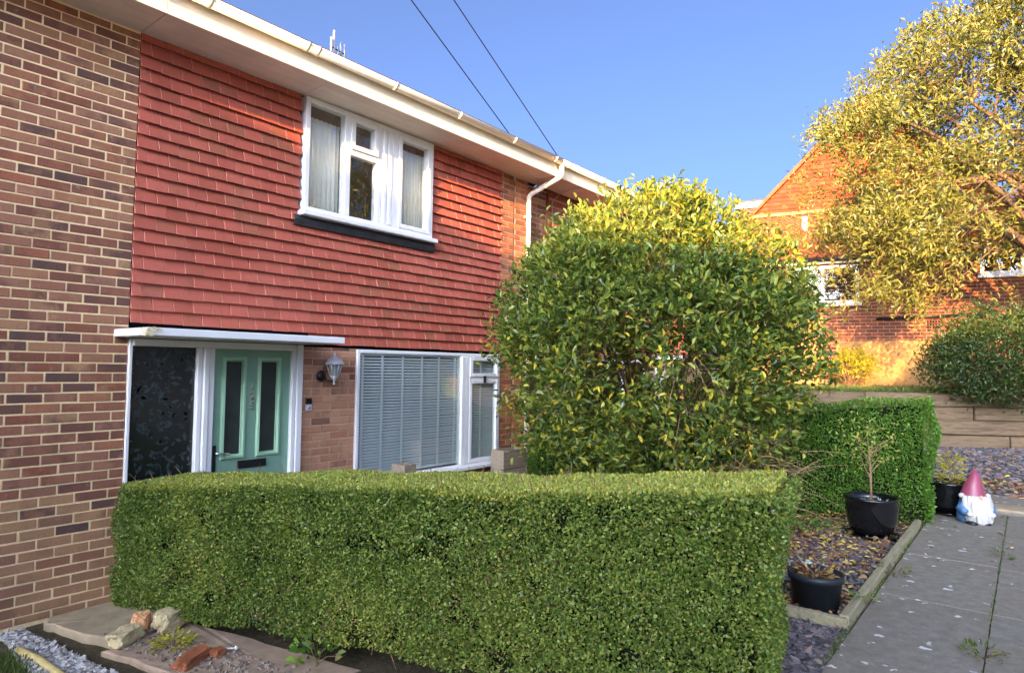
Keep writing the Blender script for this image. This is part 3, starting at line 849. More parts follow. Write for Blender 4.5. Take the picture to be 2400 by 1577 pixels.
# ------------------------------------------------------------------ wall lantern, doorbell, aerial, cables
WL = thing('wall_lantern', 'silver carriage lantern on the brick pier right of the door', 'lantern', (3.93, 0.0, 1.75))
cx, cy = 0.055, -.145
m = MB(); m.lathe([(.052, 0), (.058, .008), (.045, .02), (.02, .03)], 20); 
bp = m.build('back_plate', M['black'], WL); bp.rotation_euler = (R(90), 0, 0); bp.location = (0, .0, 0)
m = MB(); m.tube([(0, -.02, 0), (.02, -.08, -.045), (cx - .01, cy + .03, -.05), (cx, cy, -.015)], .010, 8); m.build('arm', M['black'], WL)
m = MB(); m.lathe([(.006, -.085), (.014, -.075), (.006, -.06), (.016, -.035), (.034, -.015), (.036, 0.0), (.03, .004)], 18, (cx, cy, 0)); m.build('base_finial', M['pewter'], WL)
m = MB()
n = 6
for j in range(n):
    t = 2 * math.pi * (j + .5) / n
    m.tube([(cx + .040 * math.cos(t), cy + .040 * math.sin(t), .0), (cx + .078 * math.cos(t), cy + .078 * math.sin(t), .125)], .006, 6)
m.lathe([(.041, -.004), (.046, -.004), (.046, .008), (.041, .008)], 6, (cx, cy, 0), False)
m.build('cage', M['pewter'], WL)
m = MB(); m.lathe([(.037, .004), (.074, .124)], 6, (cx, cy, 0), False); m.build('glass_panes', m_plain('lantern_glass', (.35, .36, .34), .12, .1, 5, .6), WL)
m = MB(); m.lathe([(.098, .118), (.100, .126), (.082, .150), (.062, .176), (.030, .196), (.014, .202), (.010, .214), (.014, .224), (.004, .240)], 18, (cx, cy, 0)); m.build('hood', M['pewter'], WL)

DB = thing('doorbell', 'small black and silver video doorbell on the brick beside the door frame', 'doorbell', (3.785, 0, 1.47))
m = MB(); m.bbox(-.031, .031, -.026, .0, -.062, .0, b=.004); m.build('lower_cover', M['pewter'], DB)
m = MB(); m.bbox(-.031, .031, -.026, .0, .001, .062, b=.004); m.build('camera_head', M['black'], DB)
m = MB(); m.tube([(0, -.026, -.03), (0, -.031, -.03)], .014, 16); m.build('button', M['chrome'], DB)

AE = thing('television_aerial', 'small grey television aerial standing above the roof ridge', 'aerial', (6.95, 4.2, 6.6)); AE.scale = (1.25, 1.25, 1.12)
m = MB(); m.tube([(0, 0, -.1), (0, 0, 1.22)], .02, 8); m.build('mast', M['galv'], AE)
m = MB(); m.tube([(-.06, -.02, .92), (.25, .08, .96)], .012, 6); m.build('boom', M['black'], AE)
for (dx, a, b) in ((-.06, .78, 1.08), (.10, .66, 1.02), (.155, .86, 1.12), (.24, .84, 1.12)):
    m = MB(); m.tube([(dx, dx * .3, a), (dx, dx * .3, b)], .016, 6); m.build('element', M['galv'], AE)

def cable(label, a, b, r=.0065, sag=.12, grp='overhead cables to the roof'):
    a, b = Vector(a), Vector(b)
    pts = [a.lerp(b, i / 24) - Vector((0, 0, sag * math.sin(math.pi * i / 24))) for i in range(25)]
    m = MB(); m.tube(pts, r, 6); o = m.build('overhead_cable', M['cable']); tag(o, label, 'cable', grp)
def ext(p, q, k): p, q = Vector(p), Vector(q); return p + (q - p) * k
cable('thin black overhead cable reaching the gutter left of the downpipe', (6.43, -.46, 4.80), ext((6.43, -.46, 4.80), (4.28, -.84, 5.53), 6.5), sag=0.0)
cable('thin black overhead cable reaching the gutter at the downpipe outlet', (7.52, -.46, 4.80), ext((7.52, -.46, 4.80), (4.9, -.83, 5.82), 6.0), sag=0.0)
m = MB(); m.tube([(8.05, -.45, 4.55), (8.03, -.1, 4.52), (8.05, YC - .05, 4.40), (8.10, YC - .05, 3.8)], .008, 6)
tag(m.build('drop_cable', M['galv']), 'grey cable hanging from the soffit of the neighbouring house', 'cable')

# ------------------------------------------------------------------ hedges
def hedge(name, label, A, B, w0, h0, h1, zb0, zb1, dens, leaf, mat, tone_f, core_in=.07, faces=('front', 'top', 'end', 'back'), top_twigs=None, grp='clipped hedges'):
    """hedge from A (house end) to B (path end); thickness w0 toward +x side, tops h0->h1"""
    H = thing(name, label, 'hedge', (0, 0, 0), group=grp)
    A = np.array(A, float); B = np.array(B, float)
    d = B - A; Lh = np.linalg.norm(d); d /= Lh
    nrm = np.array([d[1], -d[0]])                      # points to the camera side (-x)
    if nrm[0] > 0: nrm = -nrm
    top = lambda t: h0 + (h1 - h0) * t + .006 * np.sin(t * 23) + .005 * np.sin(t * 51 + 1)
    bot = lambda t: zb0 + (zb1 - zb0) * t
    ns = 22
    P = []; N = []
    def push(t, u, z, n3, jit):
        k = len(t)
        base = A[None] + d[None] * (t * Lh)[:, None] - nrm[None] * (u * w0)[:, None]
        p = np.column_stack([base, z])
        bul = (.035 * np.sin(t * 9 + z * 4) + .02 * np.sin(t * 27 + z * 9 + 1.3) + .012 * np.sin(t * 61 - z * 17)) * (.25 if n3[2] > .5 else 1.0)
        p = p + n3[None] * (bul + jit)[:, None]
        P.append(p); N.append(np.repeat(n3[None], k, 0))
    nf = np.array([nrm[0], nrm[1], 0]); ne = np.array([d[0], d[1], 0]); nt = np.array([0, 0, 1.0])
    hm = (h0 + h1 - zb0 - zb1) / 2
    def jit(k): return -np.abs(rng.normal(0, .036, k)) + .012
    k = int(dens * Lh * hm); t = rng.random(k) * 1.012 - .006; z = bot(t) + rng.random(k) ** .95 * (top(t) - bot(t)); push(t, np.zeros(k), z, nf, jit(k))
    k = int(dens * 1.1 * Lh * w0); t = rng.random(k); push(t, rng.random(k), top(t), nt, jit(k) * .6)
    k = int(dens * w0 * (h1 - zb1)); u = rng.random(k) * 1.1 - .05; z = zb1 + rng.random(k) * (h1 - zb1); push(np.ones(k), u, z, ne, jit(k))
    k = int(dens * .25 * Lh * hm); t = rng.random(k); z = bot(t) + rng.random(k) * (top(t) - bot(t)); push(t, np.ones(k), z, -nf, jit(k))
    k = int(dens * .5 * w0 * (h0 - zb0)); u = rng.random(k); z = zb0 + rng.random(k) * (h0 - zb0); push(np.zeros(k), u, z, -ne, jit(k))
    P = np.concatenate(P); N = np.concatenate(N)
    # thin spots where the twigs show, more of them low down
    gx = np.stack([P[:, 0] * 1.0, P[:, 1] * 1.0, P[:, 2] * 1.3], 1)
    gr = {}
    def gn(sc, sd):
        q = np.round(gx * sc * 3).astype(int); u_, inv = np.unique(q, axis=0, return_inverse=True)
        return np.array([mnoise.noise(Vector((float(a_) / 3 + sd, float(b_) / 3, float(c_) / 3))) for a_, b_, c_ in u_])[inv.ravel()]
    th_ = gn(3.2, 1.0) * .6 + gn(9.0, 5.0) * .6 - np.where(N[:, 2] > .5, .6, 0) + np.clip(.35 - (P[:, 2] - zb0), 0, .35) * .5
    kp = rng.random(len(P)) > np.clip((th_ - .12) * 2.6, 0, .8)
    P, N = P[kp], N[kp]; n = len(P)
    Adir = unit(N * .7 + np.array([0, 0, .35]) + rng.normal(size=(n, 3)) * .75)
    Nn = unit(N * .7 + np.array([0, 0, .5]) + rng.normal(size=(n, 3)) * .6)
    L = leaf * rng.uniform(.7, 1.35, n); W = L * rng.uniform(.5, .75, n)
    t = ((P[:, :2] - A) @ d) / Lh
    tone = np.clip(tone_f(t, P[:, 2], N, n), 0, 1)
    add_mesh('foliage', leaf_mesh('foliage', P, Adir, Nn, L, W, tone, mat, small=True), H, 'stuff')
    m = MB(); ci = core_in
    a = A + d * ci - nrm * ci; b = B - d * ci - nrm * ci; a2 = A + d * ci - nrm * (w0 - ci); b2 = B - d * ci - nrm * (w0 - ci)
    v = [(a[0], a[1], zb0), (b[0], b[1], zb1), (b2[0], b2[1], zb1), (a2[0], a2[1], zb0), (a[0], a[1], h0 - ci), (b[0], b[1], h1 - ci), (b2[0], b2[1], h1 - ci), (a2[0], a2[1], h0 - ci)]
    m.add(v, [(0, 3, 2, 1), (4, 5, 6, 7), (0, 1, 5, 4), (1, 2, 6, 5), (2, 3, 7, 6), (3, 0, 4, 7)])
    m.build('shade_core', M['hedge_core'], H)  # dark box inside the leaves, painted shade for the gaps
    # bare twigs showing low on the face and out of the top
    m = MB()
    for i in range(260):
        t = random.random(); low = random.random() < .55
        z = bot(t) + random.uniform(.02, .35) if low else top(t) - .02
        p = A + d * t * Lh - nrm * (random.uniform(.0, .05) if low else random.uniform(.02, w0 - .02))
        q = Vector((p[0], p[1], z)); e = q + Vector((nrm[0] * .03 + random.gauss(0, .03), nrm[1] * .03 + random.gauss(0, .03), random.uniform(.03, .12) if not low else random.gauss(.03, .06)))
        m.tube([q, e], [.003, .0015], 4, False)
    m.build('twigs', M['twig'], H, None)['kind'] = 'stuff'
    return H

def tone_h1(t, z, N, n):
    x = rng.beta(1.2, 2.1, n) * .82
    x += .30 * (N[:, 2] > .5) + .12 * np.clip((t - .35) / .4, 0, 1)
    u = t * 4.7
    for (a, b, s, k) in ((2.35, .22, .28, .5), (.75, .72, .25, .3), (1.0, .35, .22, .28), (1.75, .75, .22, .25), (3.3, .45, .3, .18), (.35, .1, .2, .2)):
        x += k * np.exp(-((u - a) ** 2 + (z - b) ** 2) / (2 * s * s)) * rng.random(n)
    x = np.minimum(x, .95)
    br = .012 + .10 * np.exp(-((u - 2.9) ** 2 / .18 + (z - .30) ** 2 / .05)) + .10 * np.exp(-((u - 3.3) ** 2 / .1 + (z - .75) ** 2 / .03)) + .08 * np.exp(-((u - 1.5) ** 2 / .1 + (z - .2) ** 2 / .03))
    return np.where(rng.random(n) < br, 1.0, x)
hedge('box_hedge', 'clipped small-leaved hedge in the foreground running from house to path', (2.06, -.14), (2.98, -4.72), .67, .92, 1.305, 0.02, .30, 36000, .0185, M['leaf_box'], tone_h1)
def tone_h2(t, z, N, n):
    x = rng.beta(2.2, 2.4, n) * .85
    x = np.where((N[:, 2] > .5) & (rng.random(n) < .45), rng.uniform(.85, 1, n), x)
    return x
hedge('privet_hedge', 'bright green clipped hedge beyond the round bush, brown along the top', (7.0, -.35), (7.39, -4.86), .62, 1.18, 1.60, 0.02, .36, 15000, .022, M['leaf_privet'], tone_h2)

# ------------------------------------------------------------------ crowns and limbs
def limb(m, a, b, r0, r1, bend=.15, n=5, seg=6):
    a, b = Vector(a), Vector(b); L = (b - a).length
    c = a.lerp(b, .5) + Vector((random.gauss(0, bend), random.gauss(0, bend), random.gauss(.2, .15))) * L * .6
    pts = []
    for i in range(seg + 1):
        t = i / seg; p = a.lerp(c, t).lerp(c.lerp(b, t), t)
        pts.append(p)
    m.tube(pts, [r0 + (r1 - r0) * (i / seg) for i in range(seg + 1)], n, False)
    return pts

def crown_points(n, c, rad, lumps=.3, inner=.45, sc=1.0, low=0.0, seed=3.0, squash=None):
    """clump centres in an uneven ellipsoid, thicker toward its skin"""
    D = rand_dirs(n * 2)
    nz = lump(D, 1.6 * sc, seed)
    nz2 = lump(D, 4.0 * sc, seed + 9)
    rr = (inner + (1 - inner) * rng.random(n * 2) ** .6)
    k = 1 + lumps * nz + lumps * .5 * nz2
    P = D * rr[:, None] * k[:, None]
    keep = (P[:, 2] > -.98 + low)
    P = P[keep][:n]; rr = rr[keep][:n]
    return np.array(c)[None] + P * np.array(rad)[None], rr

def clump_leaves(P, per, spread, leaf, out_c, droop=0.0, aspect=.42, up=.4):
    n = len(P) * per
    C = np.repeat(P, per, 0) + rng.normal(size=(n, 3)) * spread
    out = unit(C - np.array(out_c)[None])
    A = unit(out * .5 + rng.normal(size=(n, 3)) * .8 + np.array([0, 0, up - droop]))
    N = unit(out * .4 + np.array([0, 0, .8]) + rng.normal(size=(n, 3)) * .55)
    L = leaf * rng.uniform(.6, 1.3, n); W = L * aspect * rng.uniform(.8, 1.2, n)
    return C, A, N, L, W

# --- round evergreen bush in the garden
BC = (6.16, -2.54, 2.08)
BU = thing('round_bush', 'large round evergreen bush with scattered yellow leaves in the front garden', 'bush', (6.2, -2.6, .2))
def local(o, parent):       # world-space mesh under a moved empty
    o.matrix_parent_inverse = Matrix.Translation(-parent.location); return o
Pc, rr = crown_points(3100, BC, (1.70, 1.70, 1.66), .07, .42, 1.0, .10, 3.0)
_k = 1 - .16 * np.clip((Pc[:, 2] - BC[2]) / 1.62 - .15, 0, 1)      # domed top
Pc[:, 0] = BC[0] + (Pc[:, 0] - BC[0]) * _k; Pc[:, 1] = BC[1] + (Pc[:, 1] - BC[1]) * _k
# lower middle is thin: you can look between the stems
zrel = (Pc[:, 2] - BC[2]) / 1.62
keep = rng.random(len(Pc)) < np.where(zrel < -.02, .48, np.where(zrel < .25, .78, 1.0))
la = (Pc[:, 0] - BC[0]) * .624 - (Pc[:, 1] - BC[1]) * .781
hole = (np.abs(la - .02) < .75 + .25 * lump(Pc, 1.5, 8.0)) & (zrel > -.5) & (zrel < .10 + .2 * lump(Pc, 1.7, 3.0))
keep &= ~hole | (rng.random(len(Pc)) < .85)
Pc = Pc[keep]; zrel = zrel[keep]
C, A, N, L, W = clump_leaves(Pc, 24, .062, .068, BC, up=.35, aspect=.52)
n = len(C); tone = rng.beta(1.6, 1.7, n) * .90 + .03
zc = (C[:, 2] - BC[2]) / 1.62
tone = np.where(zc > .52, tone * .5 + .45 * rng.random(n) + .2, tone)  # top leaves yellower: new growth, plus sunlight put into the tone
tone = np.where(rng.random(n) < np.where(zc < .1, .034, .005), 1.0, tone)
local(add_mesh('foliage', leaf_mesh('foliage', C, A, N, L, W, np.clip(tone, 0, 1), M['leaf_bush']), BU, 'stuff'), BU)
m = MB(); stems = []
for i in range(9):
    a = Vector((6.2 + random.uniform(-.18, .18), -2.6 + random.uniform(-.18, .18), .12)); t = 2 * math.pi * i / 9 + random.uniform(-.3, .3)
    b = Vector((6.2 + math.cos(t) * random.uniform(.5, .95), -2.6 + math.sin(t) * random.uniform(.5, .95), random.uniform(1.7, 2.7)))
    stems.append(limb(m, a, b, .038, .014, .10, 7, 8))
local(m.build('stems', M['bark'], BU), BU)
m = MB()
sp = [p for s_ in stems for p in s_[2:]]
for p in Pc[rng.permutation(len(Pc))[:420]]:
    p = Vector(p); q = min(sp, key=lambda s_: (s_ - p).length + random.uniform(0, .25))
    limb(m, q, p, .008, .003, .10, 4, 4)
local(m.build('branches', M['twig'], BU), BU)['kind'] = 'stuff'
# bare whippy twigs low on the right
m = MB()
for i in range(170):
    t = random.uniform(-2.6, .3); rr_ = random.uniform(.7, 1.35)
    a = Vector((6.2 + math.cos(t) * rr_, -2.6 + math.sin(t) * rr_, random.uniform(.55, 1.25)))
    b = a + Vector((math.cos(t) * .35 + random.gauss(0, .15), math.sin(t) * .35 + random.gauss(0, .15), random.gauss(.02, .14)))
    limb(m, a, b, .005, .002, .15, 4, 4)
local(m.build('bare_twigs', M['twig'], BU), BU)['kind'] = 'stuff'
# single yellow leaves
ym = leaf_mesh('leaf', np.array([[0., 0, 0]]), np.array([[1., 0, 0]]), np.array([[0, 0, 1.]]), np.array([.075]), np.array([.034]), np.array([.4]), M['leaf_yellow'])
ym2 = leaf_mesh('leaf', np.array([[0., 0, 0]]), np.array([[1., 0, 0]]), np.array([[0, 0, 1.]]), np.array([.062]), np.array([.030]), np.array([.75]), M['leaf_yellow'])
cnt = 0
while cnt < 150:
    dv = Vector((random.gauss(-.7, .6), random.gauss(-.5, .6), random.uniform(-.85, .12))).normalized()
    if dv.z > .15 or dv.z < -.8: continue
    p = Vector(BC) + dv * 1.62 * random.uniform(.86, 1.0)
    o = bpy.data.objects.new('leaf', random.choice((ym, ym, ym2))); link(o, BU); local(o, BU)
    o.location = p; o.rotation_euler = (random.uniform(-1.2, 1.2), random.uniform(-.4, 1.2), random.uniform(0, 6.28)); cnt += 1

# --- tree at the right, olive-yellow leaves that the sun turns gold
def big_tree(label, base, cc, rad, n, leaf, per, mat, seed, name='garden_tree', spread=.16, grp=None, lumps=.28, low=0.0, trunk_r=.16, keep=None, yaw=0.0, boughs=0):
    Tt = thing(name, label, 'tree', base, group=grp)
    P, _ = crown_points(n, cc, rad, lumps, .38, 1.0, low, seed)
    if boughs:                       # leaf sprays gathered on boughs, gaps between them
        B_, _ = crown_points(boughs, cc, rad, lumps, .45, 1.0, low, seed)
        P = np.repeat(B_, n // boughs, 0) + rng.normal(size=(boughs * (n // boughs), 3)) * np.array([.30, .30, .17])
    if yaw:
        q = P - np.array(cc)[None]; cs, sn = math.cos(yaw), math.sin(yaw)
        P = np.array(cc)[None] + np.column_stack([q[:, 0] * cs - q[:, 1] * sn, q[:, 0] * sn + q[:, 1] * cs, q[:, 2]])
    if keep is not None: P = P[keep(P)]
    C, A, N, L, W = clump_leaves(P, per, spread, leaf, cc, droop=.25, aspect=.40)
    k = len(C); tone = rng.random(k) * .75 + .25 * rng.random(k)
    local(add_mesh('crown', leaf_mesh('crown', C, A, N, L, W, tone, mat), Tt, 'stuff'), Tt)
    m = MB(); b = Vector(base)
    top = Vector(cc) + Vector((0, 0, rad[2] * .35))
    tr = limb(m, b - Vector((0, 0, .1)), top, trunk_r, trunk_r * .25, .05, 9, 10)
    br = list(tr[3:])
    for i in range(26):
        t = random.uniform(0, 6.28); e = random.uniform(-.4, .8)
        q = Vector(cc) + Vector((math.cos(t) * math.cos(e) * rad[0], math.sin(t) * math.cos(e) * rad[1], math.sin(e) * rad[2])) * random.uniform(.6, .85)
        br += limb(m, random.choice(tr[3:8]), q, trunk_r * .38, .018, .12, 6, 7)[2:]
    for p in P[rng.permutation(len(P))[:500]]:
        p = Vector(p); q = min(random.sample(br, 60), key=lambda s_: (s_ - p).length)
        limb(m, q, p, .014, .004, .12, 4, 4)
    local(m.build('trunk', M['bark'], Tt), Tt)
    return Tt
big_tree('tall tree with golden sunlit foliage at the right edge', (13.6, -6.6, 1.5), (13.25, -5.75, 5.3), (2.0, 3.8, 3.5), 4620, .085, 23, M['leaf_tree'], 5.0, spread=.09, yaw=R(38), boughs=330,
         keep=lambda P: (P[:, 2] < 5.0 + 1.0 * (P[:, 0] * .624 - (P[:, 1] + 5.62) * .781 - 4.12) + .3 * lump(P, 1.1, 2.0))
         & (P[:, 2] > 2.95 + np.where(P[:, 0] * .624 - (P[:, 1] + 5.62) * .781 > 6.8, .95, 0) + .5 * lump(P, .8, 7.0))
         & (P[:, 0] * .624 - (P[:, 1] + 5.62) * .781 > np.where(P[:, 2] < 3.9, 4.85, 4.95) + .6 * lump(P, 1.3, 4.0)))

# --- dark shrub on the bank below the tree, small golden bush by the house, far conifer tip
def shrub(name, label, base, cc, rad, n, leaf, per, mat, seed, lumps=.25, spread=.09, tmax=1.0):
    Tt = thing(name, label, 'shrub', base)
    P, _ = crown_points(n, cc, rad, lumps, .5, 1.2, .0, seed)
    C, A, N, L, W = clump_leaves(P, per, spread, leaf, cc)
    local(add_mesh('foliage', leaf_mesh('foliage', C, A, N, L, W, rng.random(len(C)) * tmax, mat), Tt, 'stuff'), Tt)
    m = MB(); b = Vector(base)
    for p in P[rng.permutation(len(P))[:50]]:
        limb(m, b + Vector((random.gauss(0, .05), random.gauss(0, .05), -.05)), p, .018, .005, .1, 5, 5)
    local(m.build('stems', M['bark'], Tt), Tt)
    return Tt
shrub('dark_shrub', 'dense dark green shrub on the bank at the right edge', (12.75, -5.25, 1.5), (12.75, -5.25, 2.12), (1.0, 1.05, .72), 1200, .06, 18, M['leaf_shrub'], 11.0)
shrub('golden_bush', 'small golden-leaved bush in front of the sunlit house wall', (15.0, -2.65, 1.53), (15.0, -2.72, 2.03), (.36, .44, .30), 150, .06, 12, M['leaf_gold'], 21.0, .3, .05)
far = big_tree('distant dark tree just showing above the round bush', (34, 7.0, 0.0), (34, 7.0, 7.2), (2.4, 2.4, 2.1), 500, .2, 10, M['leaf_shrub'], 31.0, 'distant_tree', .3)

# ------------------------------------------------------------------ sleeper retaining wall
RW = thing('sleeper_wall', 'weathered timber sleeper retaining wall below the grass bank', 'retaining wall', (12.7, -4.6, .6))
rows = [(0.60, .87), (.875, 1.105), (1.11, 1.325), (1.33, 1.545)]
joints = [[-4.6, -2.35, .88, 3.2, 5.6], [-4.6, -3.0, -.45, 2.1, 4.6], [-4.6, -2.2, .35, 2.9, 5.4], [-4.6, -1.3, .82, 3.1, 5.6]]
rot = Matrix.Rotation(math.atan2(SWA.y, SWA.x), 4, 'Z')
for (z0, z1), js in zip(rows, joints):
    for a, b in zip(js[:-1], js[1:]):
        m = MB(); m.bbox(0, b - a - .012, 0, .12, 0, z1 - z0 - .006, b=.012)
        for i, v in enumerate(m.v): m.v[i] = (v[0], v[1] + random.gauss(0, .004), v[2] + random.gauss(0, .004))
        o = m.build('sleeper', M['sleeper'], RW); p = SW0 + SWA * a
        o.location = Vector((p.x, p.y, z0)) - RW.location + SWN * random.uniform(-.005, .02); o.rotation_euler = (0, random.gauss(0, .004), math.atan2(SWA.y, SWA.x) + random.gauss(0, .004))

# ------------------------------------------------------------------ far house with gable and lean-to
H2P = Vector((15.9, -2.6, 0)); H2A = Vector((.203, -.979, 0)); H2N = Vector((-.979, -.203, 0))
HH = thing('gabled_house', 'sunlit far house with orange tile-hung gable and lean-to roof', 'house', (15.9, -2.6, 1.53), math.atan2(H2A.y, H2A.x))
# local frame: x along the front (to the right), y into the building, z up from the bank
def m_farbrick():
    k = NT('far_brick'); k.set(.9, .2)
    v = k.n('ShaderNodeMapping'); v.inputs['Rotation'].default_value = (R(90), 0, 0); k.l(k.coord(), v.inputs['Vector'])
    b = k.n('ShaderNodeTexBrick'); k.l(v.outputs[0], b.inputs['Vector'])
    b.inputs['Scale'].default_value = 1.0; b.inputs['Brick Width'].default_value = .225; b.inputs['Row Height'].default_value = .075; b.inputs['Mortar Size'].default_value = .008
    b.inputs['Color1'].default_value = (*srgb(126, 72, 54), 1); b.inputs['Color2'].default_value = (*srgb(94, 54, 46), 1); b.inputs['Mortar'].default_value = (*srgb(156, 130, 104), 1)
    k.base(k.mix(k.math('MULTIPLY', k.noise(2, 4), .4), b.outputs[0], srgb(146, 88, 60))); k.bump(b.outputs['Fac'], -.6, .01)
    return k.m
M['farbrick'] = m_farbrick()
M['net'] = m_plain('grey_net', srgb(104, 112, 104), .9, .3, 4, .1)
M['render'] = m_plain('cream_render', srgb(172, 130, 82), .9, .12, 3, .1)
M['pantile'] = m_plain('orange_pantile', srgb(142, 84, 48), .85, .3, 5, .2)
M['htile'] = m_plain('orange_hung_tile', srgb(208, 98, 52), .8, .2, 6, .2)
w = MB(); w.box(-2.55, 6.0, 0, .25, -.3, 2.90); fw = w.build('front_wall', M['farbrick'], HH)
boxo('rendered_panel', M['render'], fw, -.36, 1.62, -.03, .0, -.02, 1.02)
boxo('rendered_panel', M['render'], fw, -2.4, -.62, -.03, .0, -.02, 1.6)
boxo('end_wall', M['farbrick'], HH, -2.55, -2.3, .25, 8, -.3, 2.9)
def hwin(x0, x1, z0, z1, mull=()):
    m = MB(); rect_frame(m, x0, x1, z0, z1, .07, -.05, .05)
    for q in mull: m.bbox(q - .03, q + .03, -.045, .05, z0 + .07, z1 - .07, b=.006)
    o = m.build('window', M['upvc'], HH); boxo('pane', M['far_glass'], o, x0 + .06, x1 - .06, -.01, -.004, z0 + .06, z1 - .06)
    m = MB(); m.bbox(x0 - .05, x1 + .05, -.10, .0, z0 - .06, z0 - .003, b=.006); m.build('sill', M['upvc'], o)
    boxo('room', M['room'], o, x0 + .02, x1 - .02, .05, .07, z0 + .02, z1 - .02)
    m = MB(); n_ = 30; vv = []
    for i in range(n_ + 1): vv += [(x0 + .05 + (x1 - x0 - .1) * i / n_, .03 + .008 * math.sin(i * 1.4), z0 + .05), (x0 + .05 + (x1 - x0 - .1) * i / n_, .03 + .008 * math.sin(i * 1.4), z1 - .05)]
    if x0 < 1: m.add(vv, [(2 * i, 2 * i + 2, 2 * i + 3, 2 * i + 1) for i in range(n_)], True); m.build('net_curtain', M['net'], o)
hwin(-1.35, .10, 1.86, 2.72, (-.62,)); hwin(2.30, 3.75, 2.36, 2.90, (3.0,))
m = MB(); m.tube([(.42, -.05, 1.50), (2.3, -.05, 1.55)], .032, 8); m.tube([(2.3, -.05, 1.55), (2.3, -.05, -.1)], .032, 8); m.build('waste_pipe', M['black'], HH)
m = MB()
for i in range(5):
    for j in range(3): m.box(1.36 + i * .05, 1.36 + i * .05 + .03, -.012, -.004, 1.28 + j * .06, 1.28 + j * .06 + .035)
m.build('dark_square_grid', M['dark'], HH)  # rows of small dark squares on the front wall
# lean-to roof: rippled pantiles
n1, n2 = 150, 15; e0, e1 = 2.86, 4.50; D = 2.5
V = []; Fq = []
xs_ = np.linspace(-2.75, 6.1, n1)
for r_ in range(n2):
    for q in (0, 1):
        y = -.18 + (D + .18) * (r_ + q) / n2; z = e0 + (e1 - e0) * (r_ + q) / n2 + (.03 if q == 0 else .0)
        V += [(x, y, z + .04 * math.sin(x * 2 * math.pi / .2)) for x in xs_]
    b = r_ * 2 * n1
    Fq += [(b + i, b + i + 1, b + n1 + i + 1, b + n1 + i) for i in range(n1 - 1)]
    if r_: Fq += [(b - n1 + i, b - n1 + i + 1, b + i + 1, b + i) for i in range(n1 - 1)]
lr = add_mesh('lean_to_roof', raw_mesh('lean_to_roof', V, Fq, M['pantile'], smooth=False), HH)
m = MB(); m.box(-2.7, 6.05, -.16, .02, 2.76, 2.85); m.build('eaves_board', M['upvc'], HH)
m = MB(); m.tube([(-2.7, -.22, 2.84), (6.05, -.22, 2.84)], .05, 8); m.build('gutter', M['black'], HH)
m = MB(); m.tube([(-1.05, 1.55, 3.85), (-1.05, 1.55, 4.22)], .07, 10); m.build('vent_pipe', M['upvc'], lr)
m = MB(); m.box(-2.5, 6.0, D - .08, D + .02, 4.50, 4.58); m.build('flashing', M['render'], HH)
# tile-hung gable
GX0, GX1, GZB, GAP = -2.48, 3.10, 4.46, 7.30
gm = MB(); xm = (GX0 + GX1) / 2
gm.add([(GX0, D + .03, -.3), (GX1, D + .03, -.3), (GX1, D + .03, GZB), (xm, D + .03, GAP), (GX0, D + .03, GZB)], [(0, 1, 2, 3, 4)])
gw = gm.build('gable_wall', M['farbrick'], HH)
V = []; Fq = []; T = []
z = GZB
while z < GAP - .05:
    k = (z - GZB) / (GAP - GZB); a = GX0 + (xm - GX0) * k; b2 = GX1 - (GX1 - xm) * k
    k2 = min(1, (z + .13 - GZB) / (GAP - GZB)); a2 = GX0 + (xm - GX0) * k2; b3 = GX1 - (GX1 - xm) * k2
    x = a - random.uniform(0, .1)
    while x < b2:
        xa, xb = max(x, a), min(x + .166, b2); x += .17
        if xb - xa < .03: continue
        j = random.uniform(-.006, .004); bb = len(V)
        V += [(xa, D - .03 + j, z), (xb, D - .03 + j, z), (min(max(xb, a2), b3), D - .005 + j, z + .13), (min(max(xa, a2), b3), D - .005 + j, z + .13), (xa, D + .02, z), (xb, D + .02, z)]
        Fq += [(bb, bb + 1, bb + 2, bb + 3), (bb, bb + 4, bb + 5, bb + 1)]; T += [random.random()] * 2
    z += .11
k = NT('far_hung_tile'); k.set(.8, .2); k.base(k.ramp(k.rnd(True), [(0, srgb(136, 54, 26)), (.5, srgb(154, 64, 32)), (1, srgb(164, 78, 42))])); M['far_tile'] = k.m
tag(add_mesh('hung_tiles', raw_mesh('hung_tiles', V, Fq, M['far_tile'], T), gw), kind='stuff')
m = MB()
for (a, b) in (((GX0 - .15, GZB - .15), (xm, GAP + .02)), ((GX1 + .15, GZB - .15), (xm, GAP + .02))):
    m.add([(a[0], D - .12, a[1]), (b[0], D - .12, b[1]), (b[0], D + 8, b[1]), (a[0], D + 8, a[1]),
           (a[0], D - .12, a[1] + .12), (b[0], D - .12, b[1] + .12), (b[0], D + 8, b[1] + .12), (a[0], D + 8, a[1] + .12)],
          [(0, 1, 2, 3), (4, 7, 6, 5), (0, 4, 5, 1), (0, 3, 7, 4), (2, 6, 7, 3)])
m.build('main_roof', M['pantile'], HH)
m = MB(); m.box(GX0 - .1, GX0 + .2, D + .1, D + 8, -.3, GZB - .1); m.build('side_wall', M['farbrick'], HH)
m = MB(); m.box(-2.95, -1.55, 4.2, 6.3, 4.3, 5.22); dr = m.build('dormer', M['farbrick'], HH)
m = MB(); m.bbox(-3.1, -1.3, 4.1, 6.4, 5.2, 5.38, b=.01); m.build('dormer_fascia', M['upvc'], dr)
m = MB(); m.bbox(-3.12, -1.3, 4.08, 6.42, 5.382, 5.44, b=.01); m.build('dormer_roof', M['lead'], dr)

